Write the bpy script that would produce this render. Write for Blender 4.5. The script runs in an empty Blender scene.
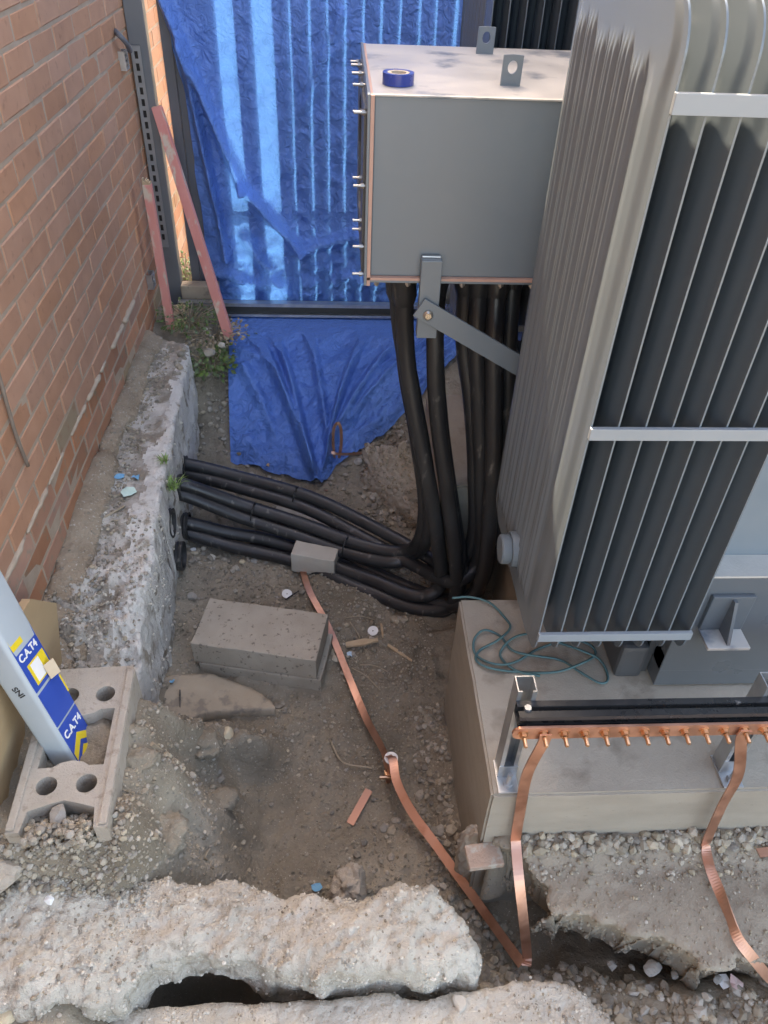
import bpy, bmesh, math, random
import numpy as np
from mathutils import Vector, Matrix

random.seed(7)
S = bpy.context.scene
C = S.collection

# ------------------------------------------------------------------ camera
FPX, CX, CY = 769.0, 384.0, 512.0
P_, R_, A_ = math.radians(40.2), math.radians(2.77), math.radians(4.5)
FW = np.array([math.sin(A_)*math.cos(P_), math.cos(A_)*math.cos(P_), -math.sin(P_)])
X0 = np.array([math.cos(A_), -math.sin(A_), 0.0]); U0 = np.cross(X0, FW)
XC = X0*math.cos(R_)+U0*math.sin(R_); UC = U0*math.cos(R_)-X0*math.sin(R_)
cam = bpy.data.cameras.new('camera'); camo = bpy.data.objects.new('camera', cam); C.objects.link(camo)
m = Matrix((XC, UC, -FW)).transposed().to_4x4()
camo.matrix_world = m
cam.sensor_fit = 'VERTICAL'; cam.sensor_height = 36.0; cam.sensor_width = 27.0
cam.lens = FPX/1024*36.0
cam.clip_start = 0.02; cam.clip_end = 500
S.camera = camo
S.render.resolution_x, S.render.resolution_y = 768, 1024

# ------------------------------------------------------------------ light
SUN_EL, SUN_AZ = math.radians(43), math.radians(-13)      # azimuth measured from +Y towards +X
w = bpy.data.worlds.new('World'); S.world = w; w.use_nodes = True
nt = w.node_tree
sky = nt.nodes.new('ShaderNodeTexSky'); sky.sky_type = 'NISHITA'; sky.sun_disc = False
sky.sun_elevation = SUN_EL; sky.sun_rotation = SUN_AZ
sky.air_density = .85; sky.dust_density = 2.6; sky.ozone_density = .4
nt.nodes['Background'].inputs['Strength'].default_value = 0.15
nt.links.new(sky.outputs[0], nt.nodes['Background'].inputs['Color'])
sl = bpy.data.lights.new('sun', 'SUN'); sl.energy = 2.5; sl.angle = math.radians(0.6); sl.color = (1, .95, .87)
so = bpy.data.objects.new('sun', sl); C.objects.link(so)
sd = Vector((math.sin(SUN_AZ)*math.cos(SUN_EL), math.cos(SUN_AZ)*math.cos(SUN_EL), math.sin(SUN_EL)))
so.rotation_euler = sd.to_track_quat('Z', 'Y').to_euler(); so.location = (0, 8, 8)
S.view_settings.view_transform = 'Standard'; S.view_settings.look = 'None'
S.view_settings.gamma = 1.0; S.view_settings.use_curve_mapping = False
S.view_settings.exposure = 2.96
S.view_settings.use_white_balance = True
S.view_settings.white_balance_temperature = 8350
S.view_settings.white_balance_tint = 13

# ------------------------------------------------------------------ pixel helpers
def ray(x, y): return FW+XC*(x-CX)/FPX+UC*(CY-y)/FPX
def onz(x, y, z): r = ray(x, y); return r*z/r[2]
def onx(x, y, X): r = ray(x, y); return r*X/r[0]
def ony(x, y, Y): r = ray(x, y); return r*Y/r[1]
def proj(p):
    p = np.asarray(p, float); t = p@FW
    return CX+FPX*(p@XC)/t, CY-FPX*(p@UC)/t, t

# ------------------------------------------------------------------ noise
def _h(ix, iy, iz, seed):
    n = (ix*374761393+iy*668265263+iz*2147483647+seed*974634777) & 0xffffffff
    n = ((n ^ (n >> 13))*1274126177) & 0xffffffff
    n = n ^ (n >> 16)
    return (n & 0xffff)/32767.5-1.0
def vnoise(x, y, z=0.0, seed=0):
    x, y, z = np.broadcast_arrays(np.asarray(x, float), np.asarray(y, float), np.asarray(z, float))
    ix, iy, iz = np.floor(x).astype(np.int64), np.floor(y).astype(np.int64), np.floor(z).astype(np.int64)
    fx, fy, fz = x-ix, y-iy, z-iz
    fx, fy, fz = [t*t*t*(t*(t*6-15)+10) for t in (fx, fy, fz)]
    r = 0
    for a in (0, 1):
        for b in (0, 1):
            for c in (0, 1):
                r = r+_h(ix+a, iy+b, iz+c, seed)*(fx if a else 1-fx)*(fy if b else 1-fy)*(fz if c else 1-fz)
    return r
def fbm(x, y, z=0.0, f=1.0, o=4, seed=0, g=.5):
    r, a, s = 0, 1.0, 0
    for k in range(o):
        r = r+a*vnoise(np.asarray(x)*f, np.asarray(y)*f, np.asarray(z)*f, seed+k*17); s += a; a *= g; f *= 2.03
    return r/s
def ss(a, b, x):
    t = np.clip((np.asarray(x, float)-a)/(b-a), 0, 1); return t*t*(3-2*t)

# ------------------------------------------------------------------ materials
MATS = {}
def mat(name, c1, c2=None, scale=8, rough=.8, bump=0, bscale=60, metal=0, c3=None, s3=40, t3=.62, rnd=0, island=False,
        spec=.5, rvar=.1, bump2=0, b2scale=10, stretch=None, contrast=.25, w3=.08):
    if name in MATS: return MATS[name]
    M = bpy.data.materials.new(name); M.use_nodes = True; n = M.node_tree; L = n.links
    bs = n.nodes['Principled BSDF']
    geo = n.nodes.new('ShaderNodeNewGeometry')
    pos = geo.outputs['Position']
    if stretch:
        mp = n.nodes.new('ShaderNodeMapping'); mp.inputs['Scale'].default_value = stretch
        L.new(pos, mp.inputs['Vector']); pos = mp.outputs[0]
    def noise(sc, det=5, ro=.55):
        q = n.nodes.new('ShaderNodeTexNoise'); q.inputs['Scale'].default_value = sc
        q.inputs['Detail'].default_value = det; q.inputs['Roughness'].default_value = ro
        L.new(pos, q.inputs['Vector']); return q.outputs['Fac']
    def ramp(src, a, b):
        q = n.nodes.new('ShaderNodeMapRange'); q.inputs[1].default_value = a; q.inputs[2].default_value = b
        L.new(src, q.inputs[0]); return q.outputs[0]
    def mix(f, a, b, bt='MIX'):
        q = n.nodes.new('ShaderNodeMix'); q.data_type = 'RGBA'; q.blend_type = bt
        for i, v in ((0, f), (6, a), (7, b)):
            if hasattr(v, 'links'): L.new(v, q.inputs[i])
            else: q.inputs[i].default_value = v if i == 0 else (*v, 1)
        return q.outputs[2]
    c2 = c2 or c1
    n1 = noise(scale)
    col = mix(ramp(n1, .5-contrast, .5+contrast), c1, c2)
    if c3:
        col = mix(ramp(noise(s3, 4), t3, t3+w3), col, c3)
    if rnd:
        oi = n.nodes.new('ShaderNodeObjectInfo')
        src = geo.outputs['Random Per Island'] if island else oi.outputs['Random']
        hs = n.nodes.new('ShaderNodeHueSaturation')
        mr = n.nodes.new('ShaderNodeMapRange'); mr.inputs[3].default_value = 1-rnd; mr.inputs[4].default_value = 1+rnd
        L.new(src, mr.inputs[0]); L.new(mr.outputs[0], hs.inputs['Value'])
        mu = n.nodes.new('ShaderNodeMath'); mu.operation = 'MULTIPLY'; mu.inputs[1].default_value = 7.31
        fr = n.nodes.new('ShaderNodeMath'); fr.operation = 'FRACT'
        L.new(src, mu.inputs[0]); L.new(mu.outputs[0], fr.inputs[0])
        mr2 = n.nodes.new('ShaderNodeMapRange'); mr2.inputs[3].default_value = 1-rnd*.8; mr2.inputs[4].default_value = 1+rnd*.8
        L.new(fr.outputs[0], mr2.inputs[0]); L.new(mr2.outputs[0], hs.inputs['Saturation'])
        L.new(col, hs.inputs['Color']); col = hs.outputs[0]
    L.new(col, bs.inputs['Base Color'])
    rr = n.nodes.new('ShaderNodeMapRange'); rr.inputs[1].default_value = .3; rr.inputs[2].default_value = .7
    rr.inputs[3].default_value = max(.03, rough-rvar); rr.inputs[4].default_value = min(1, rough+rvar)
    L.new(n1, rr.inputs[0]); L.new(rr.outputs[0], bs.inputs['Roughness'])
    bs.inputs['Metallic'].default_value = metal
    bs.inputs['Specular IOR Level'].default_value = spec
    if bump:
        b = n.nodes.new('ShaderNodeBump'); b.inputs['Strength'].default_value = 1.0; b.inputs['Distance'].default_value = bump
        L.new(noise(bscale, 6, .65), b.inputs['Height'])
        if bump2:
            b2 = n.nodes.new('ShaderNodeBump'); b2.inputs['Strength'].default_value = 1.0; b2.inputs['Distance'].default_value = bump2
            L.new(noise(b2scale, 4), b2.inputs['Height']); L.new(b2.outputs[0], b.inputs['Normal'])
        L.new(b.outputs[0], bs.inputs['Normal'])
    MATS[name] = M
    return M

soil = mat('soil', (.185, .152, .11), (.375, .322, .245), 2.6, .95, .008, 90, c3=(.52, .48, .41), s3=170, t3=.64, spec=.2, bump2=.012, b2scale=22, contrast=.18)
m_stone = mat('stone', (.27, .232, .178), (.39, .342, .27), 20, .9, .002, 150, rnd=.33, island=True, spec=.3)
m_stone1 = mat('stone_single', (.25, .225, .19), (.38, .35, .30), 25, .9, .003, 90, rnd=.25, spec=.3)
m_pad = mat('cast_concrete', (.32, .285, .232), (.42, .378, .312), 5, .88, .0015, 220, c3=(.23, .20, .16), s3=9, t3=.53, w3=.16, spec=.3, bump2=.002, b2scale=40)
m_padside = mat('shuttered_concrete_shaded', (.255, .225, .182), (.335, .30, .245), 6, .85, .001, 200, c3=(.24, .205, .16), s3=45, t3=.64, w3=.05, stretch=(1, 1, 3), spec=.3)  # shuttered plinth sides, with their shade painted in as a darker tone
m_old = mat('weathered_concrete', (.34, .30, .25), (.60, .565, .505), 9, .92, .008, 70, c3=(.27, .23, .18), s3=11, t3=.49, w3=.10, spec=.25, bump2=.012, b2scale=18, contrast=.14)
m_broken = mat('broken_concrete', (.44, .40, .33), (.61, .565, .48), 7, .93, .010, 75, c3=(.35, .305, .24), s3=24, t3=.56, w3=.15, spec=.25, bump2=.014, b2scale=32)
m_crust = mat('dusty_slab', (.245, .205, .155), (.32, .272, .21), 6, .93, .003, 120, c3=(.44, .415, .37), s3=150, t3=.66, spec=.2, bump2=.006, b2scale=20)
m_clay = mat('clay_lump', (.37, .32, .255), (.47, .415, .345), 9, .95, .006, 60, spec=.2, bump2=.012, b2scale=20)
m_block = mat('concrete_block', (.345, .295, .23), (.435, .38, .305), 12, .92, .0022, 260, c3=(.20, .17, .135), s3=60, t3=.6, spec=.25)
m_block2 = mat('pale_concrete_block', (.45, .41, .34), (.54, .495, .42), 12, .92, .0022, 260, spec=.25)
m_brick = mat('brick', (.45, .235, .145), (.53, .29, .185), 14, .88, .0016, 330, c3=(.37, .19, .12), s3=30, t3=.6, w3=.14, rnd=.08, spec=.25)
m_brick_far = mat('brick_course', (.45, .235, .145), (.53, .29, .185), 14, .88, .0016, 330, rnd=.13, island=True, spec=.25)
m_brick_low = mat('brick_red', (.40, .195, .125), (.48, .26, .17), 14, .88, .0016, 300, c3=(.30, .24, .17), s3=22, t3=.56, w3=.14, rnd=.18, spec=.25)
m_brick_moss = mat('brick_mossy', (.35, .255, .165), (.41, .305, .20), 10, .9, .002, 260, c3=(.36, .20, .125), s3=12, t3=.53, w3=.1, rnd=.12, spec=.2)
m_mortar = mat('mortar', (.41, .305, .222), (.50, .395, .30), 16, .95, .004, 140, spec=.2)
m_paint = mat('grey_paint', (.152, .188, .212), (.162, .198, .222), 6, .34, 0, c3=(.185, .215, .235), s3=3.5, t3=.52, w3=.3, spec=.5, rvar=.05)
m_fin = mat('fin_paint', (.135, .165, .185), (.142, .172, .192), 5, .27, 0, spec=.5, rvar=.0)
m_bar = mat('bar_paint', (.22, .25, .27), (.25, .28, .30), 6, .38, 0, spec=.5)
m_lid = mat('dusty_sky_sheen', (.40, .39, .36), (.50, .475, .43), 7, .38, 0, c3=(.16, .18, .20), s3=9, t3=.56, w3=.15, spec=.5, rvar=.12)  # dust plus a sky sheen painted into the pale colour
m_dark = mat('dark_steel', (.055, .06, .066), (.07, .076, .082), 8, .4, 0)
m_black = mat('black_channel', (.018, .019, .02), (.03, .031, .032), 20, .3, 0, c3=(.16, .155, .15), s3=30, t3=.68)
m_galv = mat('galvanised', (.42, .44, .45), (.58, .60, .61), 30, .38, 0, metal=.85, rvar=.1)
m_zinc = mat('zinc_bolt', (.38, .35, .31), (.48, .45, .40), 50, .35, 0, metal=.8)
m_cable = mat('cable_sheath', (.018, .018, .020), (.032, .032, .032), 14, .40, .0006, 120, c3=(.14, .13, .115), s3=34, t3=.62, w3=.12, spec=.5, stretch=(1, 1, .35))
m_duct = mat('duct_plastic', (.022, .022, .023), (.04, .039, .038), 20, .45, 0, c3=(.13, .12, .105), s3=40, t3=.6)
m_copper = mat('copper', (.55, .295, .21), (.66, .385, .285), 22, .48, 0, metal=1.0, c3=(.44, .22, .15), s3=16, t3=.55, w3=.2, rvar=.1)
m_brass = mat('brass', (.62, .36, .22), (.74, .46, .28), 40, .36, 0, metal=1.0)
m_gasket = mat('gasket', (.46, .27, .21), (.54, .34, .27), 30, .6, 0)
m_red = mat('red_paint', (.60, .21, .18), (.68, .30, .255), 12, .75, .0015, 90, c3=(.58, .47, .37), s3=22, t3=.55, w3=.1, stretch=(1, 1, .4))
m_wood = mat('bare_timber', (.42, .29, .17), (.53, .40, .26), 30, .8, .001, 90, stretch=(1, 1, .2))
m_ply = mat('plywood', (.40, .27, .145), (.50, .36, .21), 9, .7, .001, 60, stretch=(1, .3, 1))
m_board = mat('torn_board', (.33, .265, .19), (.42, .345, .255), 11, .9, .002, 80, c3=(.24, .2, .155), s3=18, t3=.55, w3=.1)
m_white = mat('white_plastic', (.75, .74, .70), (.80, .79, .76), 30, .5, 0)
m_leaf = mat('leaf', (.075, .12, .035), (.13, .18, .065), 30, .6, 0, rnd=.3, island=True)
m_leaf2 = mat('young_leaf', (.17, .26, .07), (.25, .36, .12), 30, .6, 0, rnd=.25, island=True)
m_dry = mat('dry_stalk', (.30, .235, .15), (.40, .32, .22), 30, .9, 0, rnd=.25, island=True)
m_cord = mat('teal_cord', (.045, .12, .13), (.075, .16, .165), 40, .6, .001, 400)
m_catgrey = mat('scanner_grey', (.36, .41, .43), (.40, .45, .47), 12, .38, 0)
m_catblue = mat('scanner_blue', (.02, .065, .33), (.025, .08, .38), 12, .35, 0)
m_catyel = mat('scanner_yellow', (.75, .55, .03), (.8, .6, .05), 12, .4, 0)
m_card = mat('cardboard_label', (.55, .42, .28), (.62, .5, .35), 30, .8, 0)
m_fence = mat('fence_grey', (.10, .108, .125), (.13, .138, .155), 4, .55, 0)
m_tape = mat('blue_tape', (.02, .05, .26), (.025, .06, .30), 20, .3, 0)
m_blue = mat('blue_spray', (.12, .34, .55), (.2, .45, .62), 30, .9, 0)
m_pink = mat('pink_wrapper', (.6, .35, .32), (.66, .55, .5), 30, .5, 0)
m_yst = mat('yellow_stone', (.52, .43, .28), (.60, .51, .36), 14, .9, .003, 80)
m_hollow = mat('hollow_block_concrete', (.36, .315, .255), (.45, .40, .335), 12, .92, .003, 200, c3=(.29, .25, .2), s3=40, t3=.57, w3=.12, spec=.25)
m_post = mat('post_grey', (.13, .14, .15), (.16, .17, .18), 6, .5, 0)
m_dull = mat('dull_copper', (.46, .24, .17), (.55, .31, .23), 22, .6, 0, metal=.6)
m_wash = mat('whitewash', (.56, .53, .475), (.74, .71, .65), 9, .92, .008, 90, c3=(.34, .295, .235), s3=16, t3=.56, w3=.1, spec=.25, bump2=.012, b2scale=22)
m_crumb_pale = mat('pale_crumbs', (.44, .40, .33), (.62, .575, .49), 20, .93, .002, 150, rnd=.09, island=True, spec=.25)
m_crumb_soil = mat('soil_crumbs', (.21, .175, .128), (.37, .32, .245), 20, .95, .002, 150, rnd=.2, island=True, spec=.2)
m_base = mat('base_darker_grey', (.085, .10, .112), (.10, .115, .127), 5, .3, 0, spec=.5, rvar=.05)  # darker grey than the tank body, for base and bracket
m_void = mat('dark_inside', (.02, .018, .016), (.03, .027, .024), 10, .9, 0)

def tarp_material():
    M = bpy.data.materials.new('tarpaulin'); M.use_nodes = True; n = M.node_tree; L = n.links
    bs = n.nodes['Principled BSDF']; out = n.nodes['Material Output']
    geo = n.nodes.new('ShaderNodeNewGeometry')
    def noise(sc, det, dist=0):
        q = n.nodes.new('ShaderNodeTexNoise'); q.inputs['Scale'].default_value = sc; q.inputs['Detail'].default_value = det
        q.inputs['Distortion'].default_value = dist; L.new(geo.outputs['Position'], q.inputs['Vector']); return q
    vo = n.nodes.new('ShaderNodeTexVoronoi'); vo.inputs['Scale'].default_value = 15; vo.feature = 'F1'
    ad = n.nodes.new('ShaderNodeVectorMath'); ad.operation = 'ADD'
    nz = noise(14, 3); sc = n.nodes.new('ShaderNodeVectorMath'); sc.operation = 'SCALE'; sc.inputs['Scale'].default_value = .25
    L.new(nz.outputs['Color'], sc.inputs[0]); L.new(geo.outputs['Position'], ad.inputs[0]); L.new(sc.outputs[0], ad.inputs[1])
    L.new(ad.outputs[0], vo.inputs['Vector'])
    nb = noise(24, 6, .7)
    b1 = n.nodes.new('ShaderNodeBump'); b1.inputs['Strength'].default_value = 1; b1.inputs['Distance'].default_value = .005
    L.new(vo.outputs['Distance'], b1.inputs['Height'])
    b2 = n.nodes.new('ShaderNodeBump'); b2.inputs['Strength'].default_value = 1; b2.inputs['Distance'].default_value = .03
    sb_ = n.nodes.new('ShaderNodeMath'); sb_.operation = 'SUBTRACT'; sb_.inputs[1].default_value = .5; ab_ = n.nodes.new('ShaderNodeMath'); ab_.operation = 'ABSOLUTE'; L.new(nb.outputs['Fac'], sb_.inputs[0]); L.new(sb_.outputs[0], ab_.inputs[0]); L.new(ab_.outputs[0], b2.inputs['Height']); L.new(b1.outputs[0], b2.inputs['Normal'])
    L.new(b2.outputs[0], bs.inputs['Normal'])
    mx = n.nodes.new('ShaderNodeMix'); mx.data_type = 'RGBA'
    mx.inputs[6].default_value = (.085, .215, .60, 1); mx.inputs[7].default_value = (.115, .265, .67, 1)
    L.new(noise(5, 4).outputs['Fac'], mx.inputs[0]); L.new(mx.outputs[2], bs.inputs['Base Color'])
    bs.inputs['Roughness'].default_value = .42
    tr = n.nodes.new('ShaderNodeBsdfTranslucent'); tr.inputs['Color'].default_value = (.10, .36, .90, 1)
    ms = n.nodes.new('ShaderNodeMixShader'); ms.inputs[0].default_value = .12
    L.new(bs.outputs[0], ms.inputs[1]); L.new(tr.outputs[0], ms.inputs[2]); L.new(ms.outputs[0], out.inputs['Surface'])
    return M
m_tarp = tarp_material()

# ------------------------------------------------------------------ mesh builder
class MB:
    def __init__(s): s.v = []; s.f = []
    def add(s, vs, fs):
        o = len(s.v); s.v += [tuple(map(float, p)) for p in vs]; s.f += [tuple(i+o for i in f) for f in fs]; return s
    def box(s, a, b, ch=0.0):
        x0, y0, z0 = a; x1, y1, z1 = b
        if ch <= 0:
            s.add([(x, y, z) for z in (z0, z1) for y in (y0, y1) for x in (x0, x1)],
                  [(0, 2, 3, 1), (4, 5, 7, 6), (0, 1, 5, 4), (2, 6, 7, 3), (0, 4, 6, 2), (1, 3, 7, 5)])
        else:
            c = ((x0+x1)/2, (y0+y1)/2, (z0+z1)/2); h = ((x1-x0)/2, (y1-y0)/2, (z1-z0)/2)
            s.obox(c, (1, 0, 0), (0, 1, 0), (0, 0, 1), h, ch)
        return s
    def obox(s, c, ax, ay, az, h, ch=0.0):
        c, ax, ay, az = [np.asarray(t, float) for t in (c, ax, ay, az)]
        if ch <= 0:
            vs = [c+ax*h[0]*i+ay*h[1]*j+az*h[2]*k for k in (-1, 1) for j in (-1, 1) for i in (-1, 1)]
            return s.add(vs, [(0, 2, 3, 1), (4, 5, 7, 6), (0, 1, 5, 4), (2, 6, 7, 3), (0, 4, 6, 2), (1, 3, 7, 5)])
        bm = bmesh.new(); bmesh.ops.create_cube(bm, size=2)
        for v in bm.verts: v.co = Vector((v.co.x*h[0], v.co.y*h[1], v.co.z*h[2]))
        bmesh.ops.bevel(bm, geom=bm.edges[:], offset=ch, segments=2, affect='EDGES', profile=.6)
        bm.verts.index_update()
        vs = [c+ax*v.co.x+ay*v.co.y+az*v.co.z for v in bm.verts]; fs = [[v.index for v in f.verts] for f in bm.faces]
        bm.free(); return s.add(vs, fs)
    def tube(s, pts, r, n=10, cap=True):
        pts = [np.asarray(p, float) for p in pts]; N = len(pts)
        rr = r if hasattr(r, '__len__') else [r]*N
        t0 = pts[1]-pts[0]; t0 /= np.linalg.norm(t0)
        ref = np.array([0, 0, 1.0]) if abs(t0[2]) < .9 else np.array([1.0, 0, 0])
        u = np.cross(t0, ref); u /= np.linalg.norm(u); vs = []; fs = []
        for i in range(N):
            t = pts[min(i+1, N-1)]-pts[max(i-1, 0)]; t /= (np.linalg.norm(t)+1e-12)
            u = u-t*(u@t); u /= (np.linalg.norm(u)+1e-12); q = np.cross(t, u)
            for k in range(n):
                a = 2*math.pi*k/n; vs.append(pts[i]+(u*math.cos(a)+q*math.sin(a))*rr[i])
        for i in range(N-1):
            for k in range(n):
                k2 = (k+1) % n; fs.append((i*n+k, i*n+k2, (i+1)*n+k2, (i+1)*n+k))
        if cap: fs.append(tuple(range(n-1, -1, -1))); fs.append(tuple((N-1)*n+k for k in range(n)))
        return s.add(vs, fs)
    def prism(s, poly, z0, z1):
        n = len(poly); vs = [(x, y, z0) for x, y in poly]+[(x, y, z1) for x, y in poly]
        fs = [tuple(range(n-1, -1, -1)), tuple(range(n, 2*n))]+[(i, (i+1) % n, n+(i+1) % n, n+i) for i in range(n)]
        return s.add(vs, fs)
    def oprism(s, poly, o, u, v, w_, d0, d1):
        o, u, v, w_ = [np.asarray(t, float) for t in (o, u, v, w_)]; n = len(poly)
        vs = [o+u*a+v*b+w_*d0 for a, b in poly]+[o+u*a+v*b+w_*d1 for a, b in poly]
        fs = [tuple(range(n-1, -1, -1)), tuple(range(n, 2*n))]+[(i, (i+1) % n, n+(i+1) % n, n+i) for i in range(n)]
        return s.add(vs, fs)

def catmull(pts, k=8):
    pts = [np.asarray(p, float) for p in pts]; P = [2*pts[0]-pts[1]]+pts+[2*pts[-1]-pts[-2]]; out = []
    for i in range(1, len(P)-2):
        for j in range(k):
            t = j/k; a, b, c, d = P[i-1], P[i], P[i+1], P[i+2]
            out.append(.5*((2*b)+(c-a)*t+(2*a-5*b+4*c-d)*t*t+(3*b-a-3*c+d)*t**3))
    out.append(pts[-1]); return out

WL = {}
def _mesh(name, mb, M, smooth, origin):
    me = bpy.data.meshes.new(name)
    v = np.array(mb.v, float)-np.asarray(origin)
    me.from_pydata(v.tolist(), [], mb.f); me.materials.append(M)
    bm = bmesh.new(); bm.from_mesh(me); bmesh.ops.recalc_face_normals(bm, faces=bm.faces[:]); bm.to_mesh(me); bm.free()
    if smooth:
        me.shade_smooth()
        if smooth == 'auto':
            me.set_sharp_from_angle(angle=math.radians(35))
    me.update(); return me
def part(name, mb, M, parent, smooth=False, label=None):
    v = np.array(mb.v); org = np.array([(v[:, 0].min()+v[:, 0].max())/2, (v[:, 1].min()+v[:, 1].max())/2, v[:, 2].min()])
    o = bpy.data.objects.new(name, _mesh(name, mb, M, smooth, org)); C.objects.link(o)
    pl = WL[parent.name]; o.parent = parent; o.location = tuple(org-pl); WL[o.name] = org
    if label: o['label'] = label
    return o
def tag(o, label, cat, group=None, kind=None):
    if label: o['label'] = label
    if cat: o['category'] = cat
    if group: o['group'] = group
    if kind: o['kind'] = kind
    return o
def thing(name, loc, label, cat, group=None):
    o = bpy.data.objects.new(name, None); C.objects.link(o); o.location = tuple(map(float, loc)); o.empty_display_size = .05
    WL[o.name] = np.asarray(loc, float); return tag(o, label, cat, group)
def single(name, mb, M, label=None, cat=None, group=None, smooth=False, kind=None):
    v = np.array(mb.v); org = np.array([(v[:, 0].min()+v[:, 0].max())/2, (v[:, 1].min()+v[:, 1].max())/2, v[:, 2].min()])
    o = bpy.data.objects.new(name, _mesh(name, mb, M, smooth, org)); C.objects.link(o); o.location = tuple(org); WL[o.name] = org
    return tag(o, label, cat, group, kind)
def inst(name, me, parent, wpos):
    o = bpy.data.objects.new(name, me); C.objects.link(o); o.parent = parent; o.location = tuple(np.asarray(wpos, float)-WL[parent.name])
    WL[o.name] = np.asarray(wpos, float); return o

def holed_plate(outer, holes, d, o, u, v, w_):
    """flat plate with real holes: filled 2D curve, extruded, mapped into the frame o,u,v,w"""
    cu = bpy.data.curves.new('plate', 'CURVE'); cu.dimensions = '2D'; cu.fill_mode = 'BOTH'; cu.extrude = d/2
    for poly in [outer]+holes:
        sp = cu.splines.new('POLY'); sp.points.add(len(poly)-1); sp.use_cyclic_u = True
        for p, (a, b) in zip(sp.points, poly): p.co = (a, b, 0, 1)
    ob = bpy.data.objects.new('plate', cu); C.objects.link(ob)
    me = bpy.data.meshes.new_from_object(ob.evaluated_get(bpy.context.evaluated_depsgraph_get()))
    mb = MB(); o, u, v, w_ = [np.asarray(t, float) for t in (o, u, v, w_)]
    mb.add([o+u*q.co.x+v*q.co.y+w_*(q.co.z+d/2) for q in me.vertices], [tuple(f.vertices) for f in me.polygons])
    bpy.data.objects.remove(ob); bpy.data.curves.remove(cu); bpy.data.meshes.remove(me)
    return mb
def circ(cx, cy, r, n=20, ry=None):
    return [(cx+r*math.cos(2*math.pi*i/n), cy+(ry or r)*math.sin(2*math.pi*i/n)) for i in range(n)]
def text_mb(txt, size, o, u, v, w_, d=.0006, shear=0):
    cu = bpy.data.curves.new('text', 'FONT'); cu.body = txt; cu.size = size; cu.extrude = d; cu.offset = size*.02; cu.shear = shear
    cu.resolution_u = 3
    ob = bpy.data.objects.new('text', cu); C.objects.link(ob)
    me = bpy.data.meshes.new_from_object(ob.evaluated_get(bpy.context.evaluated_depsgraph_get()))
    mb = MB(); o, u, v, w_ = [np.asarray(t, float) for t in (o, u, v, w_)]
    mb.add([o+u*q.co.x+v*q.co.y+w_*(q.co.z+d) for q in me.vertices], [tuple(f.vertices) for f in me.polygons])
    bpy.data.objects.remove(ob); bpy.data.curves.remove(cu); bpy.data.meshes.remove(me)
    return mb

def rock_mb(c, rad, seed, sub=2, amp=.25, f=1.6, flat=0.0, mb=None, facet=0, rough=0.0):
    bm = bmesh.new(); bmesh.ops.create_icosphere(bm, subdivisions=sub, radius=1)
    v = np.array([q.co for q in bm.verts]); bm.verts.index_update(); fs = [[q.index for q in t.verts] for t in bm.faces]; bm.free()
    rs = np.random.RandomState(seed)
    d = 1+amp*fbm(v[:, 0]+seed*3.1, v[:, 1], v[:, 2], f, 4, seed)
    if facet:
        for k in range(facet):
            nrm = rs.normal(size=3); nrm /= np.linalg.norm(nrm); lim = rs.uniform(.55, .85)
            dd = (v*d[:, None])@nrm; over = np.maximum(dd-lim, 0); vv = v*d[:, None]-over[:, None]*nrm*.92; d = np.linalg.norm(vv, axis=1); v = vv/d[:, None]
    if rough: d = d*(1+rough*fbm(v[:, 0]+seed, v[:, 1], v[:, 2], f*4.5, 4, seed+3, .6))
    v = v*d[:, None]*np.array(rad)
    a = rs.uniform(0, 6.28); ca, sa = math.cos(a), math.sin(a)
    v = np.stack([v[:, 0]*ca-v[:, 1]*sa, v[:, 0]*sa+v[:, 1]*ca, v[:, 2]], 1)+np.array(c)
    return (mb or MB()).add(v, fs)

def poly_sdf(poly, X, Y):
    P = np.array(poly, float); n = len(P); D = np.full(X.shape, 1e9); ins = np.zeros(X.shape, bool)
    for i in range(n):
        a, b = P[i], P[(i+1) % n]; e = b-a; wx, wy = X-a[0], Y-a[1]
        t = np.clip((wx*e[0]+wy*e[1])/(e@e), 0, 1); D = np.minimum(D, np.hypot(wx-e[0]*t, wy-e[1]*t))
        c = (a[1] > Y) != (b[1] > Y); 
        with np.errstate(divide='ignore', invalid='ignore'):
            xi = (b[0]-a[0])*(Y-a[1])/(b[1]-a[1])+a[0]
        ins ^= (c & (X < xi))
    return np.where(ins, -D, D)

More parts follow.
